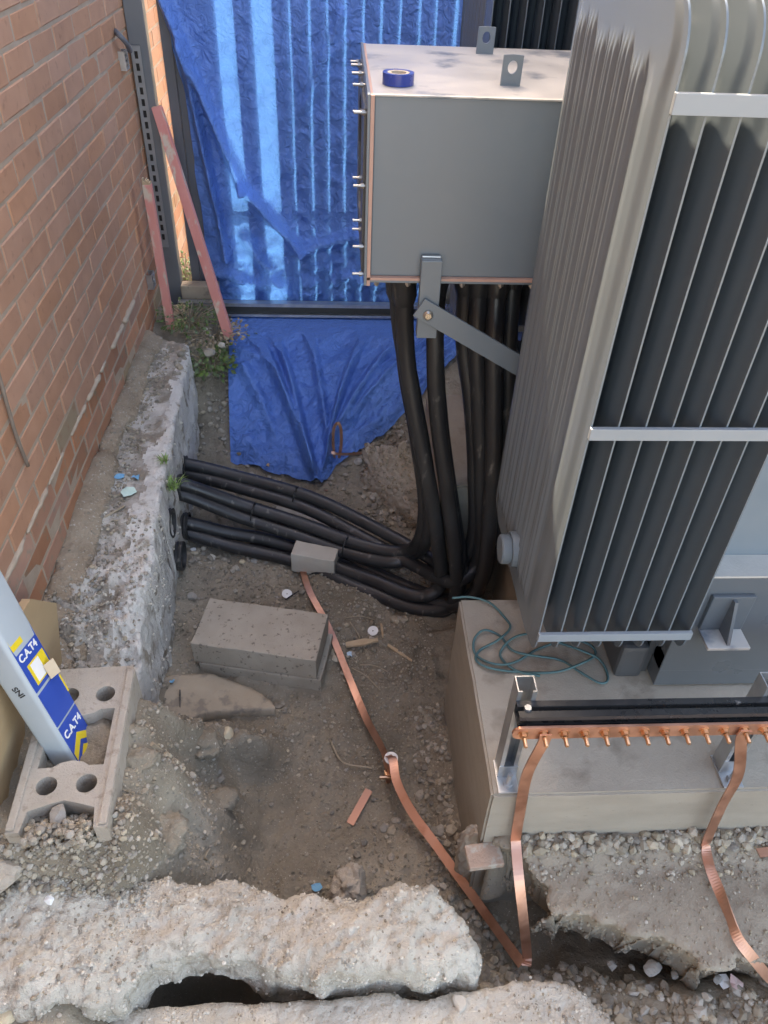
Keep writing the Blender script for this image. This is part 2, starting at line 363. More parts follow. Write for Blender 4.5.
def facet_noise(X, Y, sp, seed):
    rs_ = np.random.RandomState(seed); best = np.full(X.shape, 1e9); out_ = np.zeros(X.shape)
    gx_, gy_ = np.floor(X/sp).astype(int), np.floor(Y/sp).astype(int)
    for a in (-1, 0, 1):
        for b in (-1, 0, 1):
            cx_, cy_ = gx_+a, gy_+b
            sx_ = (cx_+.5+.48*_h(cx_, cy_, 1, seed))*sp; sy_ = (cy_+.5+.48*_h(cx_, cy_, 2, seed))*sp
            d = np.hypot(X-sx_, Y-sy_); hh = _h(cx_, cy_, 3, seed)+(_h(cx_, cy_, 4, seed)*(X-sx_)+_h(cx_, cy_, 5, seed)*(Y-sy_))/sp*1.6
            out_ = np.where(d < best, hh, out_); best = np.minimum(best, d)
    return out_
def _av(a, x, y): return a(x, y) if callable(a) else a
def rough_slab(poly, ztop, zbot, res=.01, r=.03, rv=.02, amp=.008, f=7, eamp=.015, ef=14, inset=0.0, seed=1, rings=6, side=.008, fac=0.0):
    """broken slab: uneven top, ragged rounded rim, rough sides; returns builder and a height function"""
    P = np.array(poly); x0, y0 = P.min(0)-.06; x1, y1 = P.max(0)+.06
    xs = np.arange(x0, x1, res); ys = np.arange(y0, y1, res); X, Y = np.meshgrid(xs, ys, indexing='ij')
    s = poly_sdf(poly, X, Y)+eamp*fbm(X, Y, 0, ef, 4, seed)
    gx, gy = np.gradient(s, res, res); g = np.hypot(gx, gy)+1e-6; gx, gy = gx/g, gy/g
    ztf = ztop(X, Y) if callable(ztop) else np.full(X.shape, ztop)
    ins = s <= 0; cell = ins[:-1, :-1] & ins[1:, :-1] & ins[1:, 1:] & ins[:-1, 1:]
    use = np.zeros(ins.shape, bool)
    for a, b in ((0, 0), (1, 0), (1, 1), (0, 1)): use[a:a+cell.shape[0], b:b+cell.shape[1]] |= cell
    d = np.clip(-s, 0, None); q = np.clip((r-d)/r, 0, 1); fall = rv*(1-np.sqrt(np.clip(1-q*q, 0, 1)))
    am_ = _av(amp, X, Y); Z = ztf+am_*fbm(X, Y, 0, f, 5, seed+5)+am_*.45*fbm(X, Y, 0, f*6, 3, seed+9)-fall
    if fac: Z = Z+_av(fac, X, Y)*(facet_noise(X+.02*fbm(X, Y, 0, 20, 2, 5), Y+.02*fbm(X, Y, 0, 20, 2, 6), .045, seed)+.6*facet_noise(X+.01*fbm(X, Y, 0, 40, 2, 7), Y, .02, seed+1))
    idx = -np.ones(ins.shape, int); idx[use] = np.arange(use.sum())
    cnt = {}; fs = []
    for i, j in zip(*np.nonzero(cell)):
        q4 = (idx[i, j], idx[i+1, j], idx[i+1, j+1], idx[i, j+1]); fs.append(q4)
        for k in range(4):
            e = (q4[k], q4[(k+1) % 4])
            if (e[1], e[0]) in cnt: del cnt[(e[1], e[0])]
            else: cnt[e] = 1
    V = np.stack([X[use], Y[use], Z[use]], 1); G = np.stack([gx[use], gy[use]], 1); SV = s[use]
    bset = sorted({a for e in cnt for a in e}); bi = {a: k for k, a in enumerate(bset)}; B = np.array(bset)
    V[B, :2] += G[B]*np.minimum(-SV[B], 1.6*res)[:, None]
    ringbase = [B.tolist()]; allv = [V]; nv = len(V); nb = len(B)
    for k in range(1, rings+1):
        t = k/rings; z = V[B, 2]*(1-t)+_av(zbot, V[B, 0], V[B, 1])*t
        off = -inset*t**.7+side*fbm(V[B, 0], V[B, 1], z, 16, 3, seed+21)*(1 if k < rings else .5)
        allv.append(np.stack([V[B, 0]+G[B, 0]*off, V[B, 1]+G[B, 1]*off, z], 1))
        ringbase.append(list(range(nv+(k-1)*nb, nv+k*nb)))
    for (a, b) in cnt:
        ia, ib = bi[a], bi[b]
        for k in range(rings): fs.append((ringbase[k][ib], ringbase[k][ia], ringbase[k+1][ia], ringbase[k+1][ib]))
    mb = MB(); mb.add(np.concatenate(allv), fs)
    def hf(x, y):
        i = int(round((x-x0)/res)); j = int(round((y-y0)/res))
        if 0 <= i < len(xs) and 0 <= j < len(ys) and use[i, j]: return Z[i, j]
        return None
    return mb, hf

# ------------------------------------------------------------------ ground
WX = -.866
PADZ = -1.63
def gh(x, y):
    x = np.asarray(x, float); y = np.asarray(y, float)
    h = -2.19+0*x+0*y
    h = h-.035*np.exp(-(((x+.12)/.3)**2+((y-1.18)/.3)**2))
    h = h+.03*ss(1.5, 2.2, y)
    # rear slope up to the fence
    h = h+ss(2.7, 3.65, y)*.33
    h = h+ss(-.53, -.62, x)*ss(2.95, 3.35, y)*.17*(1-ss(3.5, 3.8, y))
    # near left shoulder where the hollow block stands
    sh = ss(-.20, -.52, x+.12*fbm(x, y, 0, 5, 3, 3))*ss(1.52, 1.28, y+.06*fbm(x, y, 0, 6, 3, 4))
    h = h+sh*(.43+.05*fbm(x, y, 0, 9, 4, 14))
    h = h+.085*ss(-.37, -.49, x)*ss(.78, .9, y)*ss(1.36, 1.25, y)
    # foot of old footing
    h = h+.07*ss(-.40, -.62, x)*ss(1.2, 1.5, y)*(1-ss(2.1, 2.5, y))*(1-sh)
    # foreground shoulder
    fr = ss(.80, .60, y+.03*fbm(x, y, 0, 6, 3, 6)); h = h*(1-fr)+fr*(-2.02+.03*ss(-.4, -.8, x)*1)
    tr = np.exp(-(((x-.62)/.32)**2+((y-.66)/.12)**2)); h = h-.05*tr
    h = h-.24*np.exp(-(((x+.33)/.14)**4+((y-.655)/.07)**4))
    lf = ss(-.42, -.60, x)*ss(.95, .80, y); h = h*(1-lf)+lf*(-1.665-.16*ss(.86, .76, y))
    # beside the cast plinth
    h = h+.16*ss(.22, .36, x)*ss(.95, 1.1, y)*(1-ss(1.35, 1.6, y))*.5
    # outer world
    o = np.maximum.reduce([ss(-1.0, -1.25, x), ss(1.7, 2.3, x), ss(.30, 0.0, y), ss(3.72, 3.95, y)])
    h = h*(1-o)+o*(-1.86)
    near = np.exp(-((x/2.5)**2+((y-1.7)/2.8)**2))
    h = h+near*(.028*fbm(x, y, 0, 4, 4, 11)+.024*fbm(x, y, 0, 13, 4, 12)+.010*fbm(x, y, 0, 45, 3, 13))
    return h
def axis(a, b, lo, hi, st):
    mid = list(np.arange(a, b+1e-6, st)); out_ = []; d = st
    p = b
    up = []
    while p < hi: d *= 1.35; p += d; up.append(min(p, hi))
    d = st; p = a; dn = []
    while p > lo: d *= 1.35; p -= d; dn.append(max(p, lo))
    return np.array(dn[::-1]+mid+up)
xs = axis(-.95, 1.35, -60, 60, .0095); ys = axis(.35, 3.75, -40, 90, .0105)
X, Y = np.meshgrid(xs, ys, indexing='ij'); Z = gh(X, Y)
nx, ny = X.shape
mb = MB(); mb.v = np.stack([X.ravel(), Y.ravel(), Z.ravel()], 1).tolist()
I = np.arange(nx*ny).reshape(nx, ny)
mb.f = np.stack([I[:-1, :-1].ravel(), I[1:, :-1].ravel(), I[1:, 1:].ravel(), I[:-1, 1:].ravel()], 1).tolist()
ground = single('ground', mb, soil, smooth=True, kind='structure')
ground['label'] = 'bare brown soil and rubble at the bottom of the dug trench'

# ------------------------------------------------------------------ brick wall
wall = thing('brick_wall', (WX, 1.7, -1.9), 'tall orange brown brick wall with pale mortar joints on the left', 'wall')
part('mortar_core', MB().box((WX-.21, -1.2, -2.05), (WX-.0025, 4.78, 2.3)), m_mortar, wall)
DPC = -1.465
def brick_mesh(L, seed, M, name):
    rs = np.random.RandomState(seed); hx, hy, hz = .05, L/2+.0003, .0338
    mb = MB(); ch = .004; j = lambda: rs.uniform(-.0016, .0016)
    back = [(-hx, -hy, -hz), (-hx, hy, -hz), (-hx, hy, hz), (-hx, -hy, hz)]
    mid = [(hx-ch, a*hy+j(), b*hz+j()) for a, b in ((-1, -1), (1, -1), (1, 1), (-1, 1))]
    fr = [(hx+j()*.8, a*(hy-ch)+j(), b*(hz-ch)+j()) for a, b in ((-1, -1), (1, -1), (1, 1), (-1, 1))]
    fs = [(8, 9, 10, 11), (3, 2, 1, 0)]
    for k in range(4):
        k2 = (k+1) % 4; fs += [(k, k2, 4+k2, 4+k), (4+k, 4+k2, 8+k2, 8+k)]
    mb.add(back+mid+fr, fs); return _mesh(name, mb, M, False, (0, 0, 0)), mb
V_UP = [brick_mesh(.215, k, m_brick, 'brick') for k in range(8)]
V_LO = [brick_mesh(.215, 20+k, m_brick_low, 'brick') for k in range(5)]
V_MO = [brick_mesh(.215, 40+k, m_brick_moss, 'brick') for k in range(5)]
cands = []
for k in range(-6, 49):
    zc = DPC+.0375+.075*k
    y = -1.2+(.1125 if k % 2 else 0)+.055
    while y < 4.75-.2:
        cands.append((k, y+.1075, zc)); y += .225
vis = []
for c in cands:
    px, py, t = proj((WX, c[1], c[2])); 
    inside = t > .1 and -25 < px < 178 and -25 < py < 660 and c[2] > -1.80
    vis.append((inside, t, c))
vis.sort(key=lambda q: (not q[0], q[1]))
rest = MB(); rs = np.random.RandomState(3)
for n_, (ins, t, (k, y, z)) in enumerate(vis):
    jx = rs.uniform(-.0025, .0025)
    if ins and n_ < 300:
        if k <= -3: me = V_MO[rs.randint(5)][0] if rs.rand() < .4 else V_LO[rs.randint(5)][0]
        elif k < 0: me = V_LO[rs.randint(5)][0]
        elif k == 0: me = V_MO[rs.randint(5)][0] if rs.rand() < .45 else V_UP[rs.randint(8)][0]
        else: me = V_UP[rs.randint(8)][0]
        b = inst('brick', me, wall, (WX-.05+jx*.6+(.0 if k >= 0 else -.001), y+rs.uniform(-.002, .002), z+rs.uniform(-.0015, .0015)))
        b.rotation_euler = (rs.uniform(-.006, .006), 0, rs.uniform(-.006, .006))
    else:
        src = V_UP[rs.randint(8)][1]; rest.add([(p[0]+WX-.05+jx, p[1]+y, p[2]+z) for p in src.v], src.f)
o = part('brick_courses', rest, m_brick_far, wall); o['kind'] = 'stuff'
part('white_pipe', MB().tube([(WX+.018, 4.47, -1.95), (WX+.018, 4.47, 2.3)], .016, 12), m_white, wall, True)
m_bead = mat('mortar_bead', (.40, .31, .225), (.50, .41, .31), 30, .95, .004, 140)
# squeezed-out mortar along the damp course
for (ya, yb, dx) in ((1.15, 1.34, .010), (1.36, 1.62, .013), (1.64, 1.84, .012), (1.86, 2.02, .008), (2.12, 2.30, .011), (2.33, 2.50, .014), (2.52, 2.60, .010), (2.70, 2.90, .015), (2.915, 3.12, .017), (3.2, 3.4, .006)):
    mb = MB(); n = 10
    pts = [(WX-.004+dx*.45+.002*random.uniform(-1, 1), ya+(yb-ya)*i/n, DPC+.002+random.uniform(-.002, .002)) for i in range(n+1)]
    mb.tube(pts, [dx*(.4 if i in (0, n) else random.uniform(.45, .8)) for i in range(n+1)], 7); part('mortar_bead', mb, m_bead, wall, True)
# cable down the wall
c1 = [onx(*p, WX+.008) for p in ((-14, 330), (-2, 372), (8, 408), (17, 438), (28, 466))]
single('wall_cable', MB().tube(catmull(c1, 5), .0055, 8), mat('old_lead', (.17, .13, .10), (.24, .19, .15), 20, .8), 'thin grey brown cable running down the lower left brickwork', 'cable', smooth=True)

# ------------------------------------------------------------------ old footing beside the wall
def ftop(x, y):
    near = ss(1.75, 1.25, y)
    return -1.70-.13*near*ss(-.80, -.62, x+.03*fbm(x, y, 0, 9, 3, 31))-.05*near-.025*ss(2.0, 1.85, y)+.012*ss(-.74, -.84, x)
FP = [(WX-.02, 1.18), (-.70, 1.17), (-.60, 1.25), (-.585, 1.45), (-.595, 1.8), (-.615, 2.1), (-.63, 2.5), (-.65, 2.9), (-.665, 3.17), (-.69, 3.20), (WX-.02, 3.24)]
fmb, fhf = rough_slab(FP, ftop, -2.32, res=.008, r=.03, rv=.018, amp=lambda x, y: .010+.026*ss(1.95, 1.6, y), f=11, eamp=.009, ef=12, inset=-.015, seed=4, rings=30, side=.011, fac=lambda x, y: .0015+.006*ss(1.95, 1.6, y))
single('concrete_footing', fmb, m_old, 'old whitewashed concrete footing ledge along the foot of the brick wall', 'footing', smooth=True)
fo_ = bpy.data.objects['concrete_footing']; fo_.data.materials.append(m_wash)
fc = np.array([f.center for f in fo_.data.polygons])+WL['concrete_footing']
wm = (fc[:, 0]+.05*fbm(fc[:, 0], fc[:, 1], fc[:, 2], 9, 4, 300) > -.685) & (fc[:, 2] > -2.17+.1*fbm(fc[:, 1], fc[:, 0], 0, 6, 3, 301)) & (fbm(fc[:, 0], fc[:, 1], fc[:, 2], 16, 3, 302) > -.42)
fo_.data.polygons.foreach_set('material_index', wm.astype(int))

SB = [(WX-.01, 1.22), (-.74, 1.2), (-.70, 1.35), (-.755, 1.6), (-.79, 1.8), (-.77, 2.05), (-.80, 2.4), (-.79, 2.7), (-.80, 3.0), (-.78, 3.22), (WX-.01, 3.24)]
sbm, _ = rough_slab(SB, lambda x, y: ftop(x, y)+.004+.030*ss(-.74, -.86, x), -1.80, res=.008, r=.06, rv=.010, amp=.009, f=12, eamp=.025, ef=10, seed=61, rings=2, side=.002)
o = single('soil_drift', sbm, mat('brown_grit', (.27, .205, .14), (.40, .325, .24), 9, .95, .008, 110, c3=(.5, .45, .38), s3=120, t3=.6, spec=.2, bump2=.01, b2scale=30), 'drift of brown soil and grit lying on the footing against the bricks', smooth=True, kind='stuff')
# ------------------------------------------------------------------ cast plinth under the transformer
PX = .352
pp = [(PX, .912), (2.6, .912), (2.6, 3.0), (.72, 3.0), (.72, 2.66), (PX+.005, 2.66), (PX+.005, 2.06), (.60, 2.06), (.60, 1.53), (PX, 1.53)]
bm = bmesh.new()
vs = [bm.verts.new((x, y, -2.3)) for x, y in pp]; fb = bm.faces.new(vs)
ex = bmesh.ops.extrude_face_region(bm, geom=[fb])
for g in ex['geom']:
    if isinstance(g, bmesh.types.BMVert): g.co.z = PADZ
bmesh.ops.recalc_face_normals(bm, faces=bm.faces[:])
bmesh.ops.bevel(bm, geom=[e for e in bm.edges if all(v.co.z > -1.7 for v in e.verts) or abs(e.verts[0].co.z-e.verts[1].co.z) > .3], offset=.006, segments=2, affect='EDGES')
long = [e for e in bm.edges if e.calc_length() > .2]
bmesh.ops.subdivide_edges(bm, edges=long, cuts=24, use_grid_fill=True)
bm.verts.index_update()
pm = MB(); pv = np.array([v.co for v in bm.verts]); 
pv[:, 0] += .0025*fbm(pv[:, 0], pv[:, 1], pv[:, 2], 9, 3, 51); pv[:, 1] += .0025*fbm(pv[:, 0], pv[:, 1], pv[:, 2], 9, 3, 52)
pm.add(pv, [[v.index for v in f.verts] for f in bm.faces]); bm.free()
plinth = single('concrete_plinth', pm, m_pad, 'new cast concrete plinth carrying the grey transformer', 'plinth')
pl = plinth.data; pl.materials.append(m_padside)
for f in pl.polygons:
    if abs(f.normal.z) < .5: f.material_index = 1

# ------------------------------------------------------------------ broken slabs
def fg_top(x, y): return -1.835+.03*fbm(x, y, 0, 6, 3, 60)+.075*ss(-.40, -.65, x)-.03*ss(.1, .3, x)+.05*ss(.70, .80, y)*ss(.0, .25, x)
FG = [(-.95, .93), (-.66, .90), (-.45, .855), (-.325, .845), (-.09, .80), (.05, .785), (.14, .80), (.22, .79), (.30, .73), (.315, .68), (.30, .640), (.10, .630), (-.02, .628), (-.13, .635), (-.20, .668), (-.30, .675), (-.40, .655), (-.46, .60), (-.60, .56), (-.95, .56)]
gmb, ghf = rough_slab(FG, fg_top, lambda x, y: -2.06+.105*np.exp(-(((x+.325)/.13)**6+((y-.64)/.08)**6)), res=.006, r=.05, rv=.035, amp=.013, f=14, eamp=.022, ef=12, inset=-.005, seed=8, rings=16, side=.026, fac=.0042)
single('broken_concrete_slab', gmb, m_broken, 'pale lump of broken concrete across the foreground with a dark hollow beneath', 'concrete', 'broken concrete', smooth=True)
LG = [(-.50, .30), (-.50, .60), (-.35, .61), (-.09, .612), (.12, .618), (.20, .60), (.26, .615), (.42, .63), (.50, .625), (.56, .60), (.62, .53), (.64, .30)]
lmb, lhf = rough_slab(LG, -1.945, -2.1, res=.008, r=.015, rv=.012, amp=.006, f=9, eamp=.010, ef=12, inset=.01, seed=14, rings=5, fac=.002)
single('broken_concrete_slab', lmb, m_broken, 'flat broken concrete slab at the bottom edge of the photo', 'concrete', 'broken concrete', smooth=True)
EG = [(.345, .925), (.40, .90), (.455, .87), (.485, .79), (.505, .742), (.56, .725), (.60, .71), (.687, .686), (.735, .694), (.79, .645), (.833, .608), (.87, .606), (.90, .64), (.95, .63), (1.05, .56), (1.7, .50), (1.7, .925)]
def e_top(x, y): return -1.855+.035*ss(.82, .91, y)-.01*ss(.75, .6, y)
emb, ehf = rough_slab(EG, e_top, -2.07, res=.0075, r=.012, rv=.010, amp=.008, f=7, eamp=.03, ef=16, inset=.05, seed=19, rings=9, side=.014)
single('undercut_slab', emb, m_crust, 'dusty brown slab edge undercut by the trench in front of the plinth', 'slab', smooth=True)
# crumbly soil clod against plinth and clay lump behind the cables
single('soil_clod', rock_mb((.372, .955, -2.02), (.035, .06, .155), 5, 5, .35, 1.8, rough=.12), m_clay, 'crumbling clod of soil against the plinth corner', 'soil clod', smooth=True)
clump_mb = rock_mb((.272, 2.62, -2.12), (.085, .24, .22), 11, 6, .4, 2.2, facet=3, rough=.16)
single('clay_lump', clump_mb, m_clay, 'large lump of broken clay between blue tarpaulin and cables', 'clay lump', smooth=True)
for i_, (px, py, r_) in enumerate(((205, 742, .035), (165, 835, .04), (222, 800, .03), (140, 760, .03))):
    z_ = -1.9
    for _ in range(10): p_ = onz(px, py, z_); z_ = .5*z_+.5*(float(gh(p_[0], p_[1]))-r_*.35)
    single('soil_clod', rock_mb(onz(px, py, z_), (r_*1.5, r_*1.2, r_*.8), 60+i_, 4, .45, 1.8, rough=.15), soil, ('clod of soil just below the torn board', 'clod of soil beside the near end of hollow block', 'clod of soil at the edge of the damp hollow', 'clod of soil against the side of hollow block')[i_], 'soil clod', smooth=True)
single('rubble_lump', rock_mb(onz(352, 885, -2.12), (.06, .05, .05), 12, 5, .45, 1.8, facet=3, rough=.12), m_clay, 'grey lump of rubble just behind the foreground concrete', 'rubble', smooth=True)
single('half_brick', MB().obox(onz(484, 856, -1.86), (.99, .1, 0), (-.1, .99, 0), (0, 0, 1), (.044, .03, .009), .003), mat('soiled_brick', (.30, .2, .15), (.4, .3, .23), 18, .9, .003, 120, c3=(.4, .36, .3), s3=30, t3=.52), 'broken half brick by the plinth corner beside copper tape', 'brick')

# ------------------------------------------------------------------ fence behind, rail, posts
FY = 3.85
fence = thing('slat_fence', (.8, FY, -1.86), 'tall grey vertical slat fence behind the blue tarpaulin', 'fence')
gaps = [(-.514, -.436), (-.361, -.275)]+[(c-.0062, c+.0062) for c in (-.203, -.12, -.044, .031, .111, .186, .266, .347, .418)]+[(.496, .512)]
edges = [-.70]
for a, b in gaps: edges += [a, b]
spans = []
e0 = -.70
for a, b in gaps:
    n = max(1, round((a-e0)/.085)); 
    for i in range(n): spans.append((e0+(a-e0)*i/n, e0+(a-e0)*(i+1)/n))
    e0 = b
x = .512
while x < 2.5: spans.append((x, x+.0385)); x += .0385
smesh = {}
for i, (a, b) in enumerate(spans):
    key = round(b-a, 3)
    if key not in smesh:
        wv = b-a; t_ = .0 
        smesh[key] = _mesh('fence_slat', MB().box((-wv/2+.0004, -.008, 0), (wv/2-.0004, .006, 3.35), .002 if wv < .05 else 0), m_fence, False, (0, 0, 0))
    inst('slat', smesh[key], fence, ((a+b)/2, FY+(.004 if i % 2 else 0), -1.84))
for z in (-1.30, -.2, 1.1): part('rail', MB().box((-.74, FY+.012, z-.02), (2.5, FY+.05, z+.02)), m_fence, fence)
for xx in (-.722, 1.2): part('post', MB().box((xx-.021, FY+.052 if xx > 0 else FY-.03, -1.9), (xx+.021, FY+.11 if xx > 0 else FY+.011, 1.5)), m_fence, fence)

# steel post against the wall with slotted channel
post = thing('steel_post', (-.83, 3.76, -1.84), 'dark grey steel post standing against the brick wall', 'post')
part('upright', MB().box((WX+.004, 3.74, -1.84), (WX+.080, 3.80, 2.0), .003), m_post, post)
zs = [(-1.42+k*.045) for k in range(18)]
hol = [[(-.007, z-.014), (.007, z-.014), (.007, z+.014), (-.007, z+.014)] for z in zs]
part('slotted_channel', holed_plate([(-.02, -1.47), (.02, -1.47), (.02, -.62), (-.02, -.62)], hol, .003, (WX+.030, 3.728, 0), (1, 0, 0), (0, 0, 1), (0, 1, 0)), mat('channel_grey', (.24, .25, .26), (.3, .31, .32), 20, .45, 0, metal=.4), post)
part('channel_back', MB().box((WX+.012, 3.734, -1.47), (WX+.048, 3.7385, -.62)), m_void, post)
# slotted clip and cable stub on the wall
for (px, py), lab in (((126, 60), 'small galvanised slotted clip fixed high on the bricks by the post'), ((153, 280), 'small galvanised slotted clip low on the wall behind red timber')):
    p = onx(px, py, WX+.02)
    hol = [[(-.022, -.022+k*.018), (.022, -.022+k*.018), (.022, -.013+k*.018), (-.022, -.013+k*.018)] for k in range(3)]
    mb = holed_plate([(-.03, -.034), (.03, -.034), (.03, .034), (-.03, .034)], hol, .004, p, (0, 1, 0), (0, 0, 1), (1, 0, 0))
    mb.box((WX-.01, p[1]-.03, p[2]-.034), (p[0], p[1]-.026, p[2]+.034)); mb.box((WX-.01, p[1]+.026, p[2]-.034), (p[0], p[1]+.03, p[2]+.034))
    single('wall_clip', mb, m_galv, lab, 'clip')
p = [onx(115, 31, WX+.002), onx(120, 36, WX+.03), onx(127, 44, WX+.045), onx(130, 51, WX+.04)]
single('cable_stub', MB().tube(catmull(p, 5), .010, 8), m_fence, 'short grey cable stub bent out of the brickwork above the clip', 'cable', smooth=True)

# horizontal channel rail at the foot of the tarpaulin
rail = thing('channel_rail', (.6, 3.68, -1.80), 'long black channel rail laid along the foot of the blue tarpaulin', 'rail')
part('web', MB().box((-.80, 3.70, -1.795), (2.0, 3.704, -1.725)), m_dark, rail)
part('flange', MB().box((-.80, 3.66, -1.7285), (2.0, 3.6995, -1.7245)), m_galv, rail)
part('flange', MB().box((-.80, 3.66, -1.7955), (2.0, 3.6995, -1.7915)), m_galv, rail)
part('lip', MB().box((-.80, 3.66, -1.742), (2.0, 3.663, -1.7289)), m_galv, rail)
part('lip', MB().box((-.80, 3.66, -1.7911), (2.0, 3.663, -1.783)), m_galv, rail)
b = thing('timber_sleeper', (-.72, 3.74, -1.8), 'weathered timber plank end behind the rail beside the steel post', 'plank')
part('plank', MB().box((-.785, 3.712, -1.80), (-.60, 3.78, -1.66), .004), m_board, b)

# red battens
def batten(a, bb, wid, th, lab, notch=False):
    a, bb = np.array(a, float), np.array(bb, float); ax = bb-a; L = np.linalg.norm(ax); ax /= L
    u = np.cross(ax, (0, 1, 0)); u /= np.linalg.norm(u); v = np.cross(u, ax)
    t = thing('red_batten', a, lab, 'timber', 'red painted timber battens')
    part('batten', MB().obox(a+ax*L*.5, u, v, ax, (wid/2, th/2, L*.5), .003), m_red, t)
    mbt = MB(); rs_ = np.random.RandomState(int(L*100))
    for k in range(7):
        q = (k/6-.5)*wid*.8; h_ = rs_.uniform(.006, .03) if notch else rs_.uniform(.001, .004)
        mbt.obox(bb+u*q+ax*h_/2, u, v, ax, (wid*.06, th*.38, h_/2))
    part('splintered_end', mbt, m_wood, t)
batten((-.515, 3.372, -1.765), ony(157, 107, 3.70), .042, .04, 'longer red painted batten leaning across the steel post and tarpaulin')
batten((-.79, 3.40, -1.735), onx(147, 184, -.80), .036, .036, 'shorter red painted batten with splintered top leaning on the brick wall', True)

# ------------------------------------------------------------------ tarpaulin
def lerpk(keys, x):
    k = np.array(keys, float); return np.interp(x, k[:, 0], k[:, 1])
TY = 3.838
zt, zm = 1.50, -1.80
Lk = [(float(ony(px, py, TY)[2]), float(ony(px, py, TY)[0])) for px, py in ((212, 297), (206, 240), (196, 170), (184, 90), (160, 0))]
Lk = [(-3, Lk[0][1])]+Lk+[(1.4, -.80)]
NU, N1, N2 = 230, 250, 150
rows = []
fold_up = [((-.72, -.45), (-.45, -1.20), .09, .022), ((-.45, -1.20), (-.18, -1.50), .10, .022), ((-.66, -.62), (-.55, -1.55), .07, .018), ((-.18, -1.50), (.10, -1.42), .05, .03), ((-.45, -1.45), (-.25, -1.74), .05, .03), ((.02, -.50), (-.14, -.85), .03, .025), ((-.02, -1.66), (.22, -1.52), .05, .03), ((-.60, -1.62), (-.35, -1.70), .05, .03), ((.10, -1.42), (.40, -1.50), .04, .03)]
def ridge(X, Zz, a, b, w_):
    a, b = np.array(a), np.array(b); e = b-a; L2 = e@e
    t = ((X-a[0])*e[0]+(Zz-a[1])*e[1])/L2; tc = np.clip(t, 0, 1)
    d = np.hypot(X-a[0]-e[0]*tc, Zz-a[1]-e[1]*tc); return np.exp(-(d/w_)**2)
U = np.linspace(0, 1, NU)
for i in range(N1):
    z = zt+(zm-zt)*(i/(N1-1))**.75 if False else zt+(zm-zt)*i/(N1-1)
    xl = lerpk(Lk, z); xr = .525+.06*ss(-.6, -1.5, z); xr += .012*float(fbm(z, 3.0, 0, 4, 3, 71)); xl += .008*float(fbm(z, 9.0, 0, 6, 3, 72))
    Xr = xl+(xr-xl)*U; Zr = z+0*U
    bunch = ss(-1.36, -1.6, z)
    y = TY-.002-.010*np.abs(fbm(Xr, Zr, 0, 6, 4, 73))-.09*bunch*np.abs(fbm(Xr, Zr*1.8, 0, 6, 4, 74))
    for a, bb, am, w_ in fold_up: y = y-am*ridge(Xr, Zr, a, bb, w_)
    y = y-.014*(1-2.2*np.abs(fbm(Xr*.8+Zr*.4, Zr*.8-Xr*.3, 0, 9, 4, 76)))*ss(-.3, -.8, z)
    y = np.minimum(y, TY-.002)
    y = np.maximum(y, 3.716) if z < -1.55 else y
    rows.append(np.stack([Xr, y, Zr], 1))
nlow = N2
# lower drape : from under the rail forward and down onto the soil
Bk = [(0, *onz(231, 466, -2.15)[:2]), (.12, *onz(258, 472, -2.15)[:2]), (.28, *onz(290, 479, -2.15)[:2]), (.42, *onz(322, 487, -2.15)[:2]), (.50, *onz(336, 470, -2.15)[:2]), (.70, *onz(385, 447, -2.15)[:2]), (.85, *onz(420, 425, -2.15)[:2]), (1, *onz(470, 385, -2.12)[:2])]
BX = np.interp(U, [k[0] for k in Bk], [k[1] for k in Bk]); BY = np.interp(U, [k[0] for k in Bk], [k[2] for k in Bk])
TX = np.linspace(-.545, .66, NU)
low_f = [((.02, .05), (.40, 1.0), .05, .020), ((.14, .05), (.38, .95), .045, .016), ((.30, .0), (.46, .9), .03, .018), ((.62, .1), (.44, .9), .05, .016), ((.80, .2), (.48, .85), .035, .022), ((.95, .3), (.55, .8), .025, .02), ((.06, .5), (.20, .8), .025, .03), ((.0, .35), (.15, .45), .02, .03)]
for i in range(1, nlow+1):
    t = i/nlow
    Xr = TX*(1-t)+BX*t
    ytop = 3.722; Yr = ytop*(1-t)+BY*t
    gz = gh(Xr, Yr)
    ztop_ = zm; zl = ztop_*(1-t)+(gz+.008)*t
    sag = np.maximum(zl-.03*np.sin(math.pi*t), gz+.007)
    d = .016*(fbm(U*6, t*6, 0, 1.0, 4, 81)+.5)
    for a, bb, am, w_ in low_f: d = d+am*ridge(U*1.0, np.full(NU, t), a, bb, w_)
    d = d+.014*(1-2.4*np.abs(fbm(U*5+t*2, t*4, 0, 1.0, 4, 86)))
    d = d*1.7*ss(0, .22, t)*(1-.45*ss(.9, 1, t))
    rows.append(np.stack([Xr, Yr-d*.55, np.minimum(sag+d*.8, -1.806)], 1))
V = np.concatenate(rows); nr = len(rows); I = np.arange(nr*NU).reshape(nr, NU)
mb = MB(); mb.v = V.tolist(); mb.f = np.stack([I[:-1, :-1].ravel(), I[:-1, 1:].ravel(), I[1:, 1:].ravel(), I[1:, :-1].ravel()], 1).tolist()
single('blue_tarpaulin', mb, m_tarp, 'crinkled blue tarpaulin hung over the slat fence and spread down onto the soil', 'tarpaulin', smooth=True)

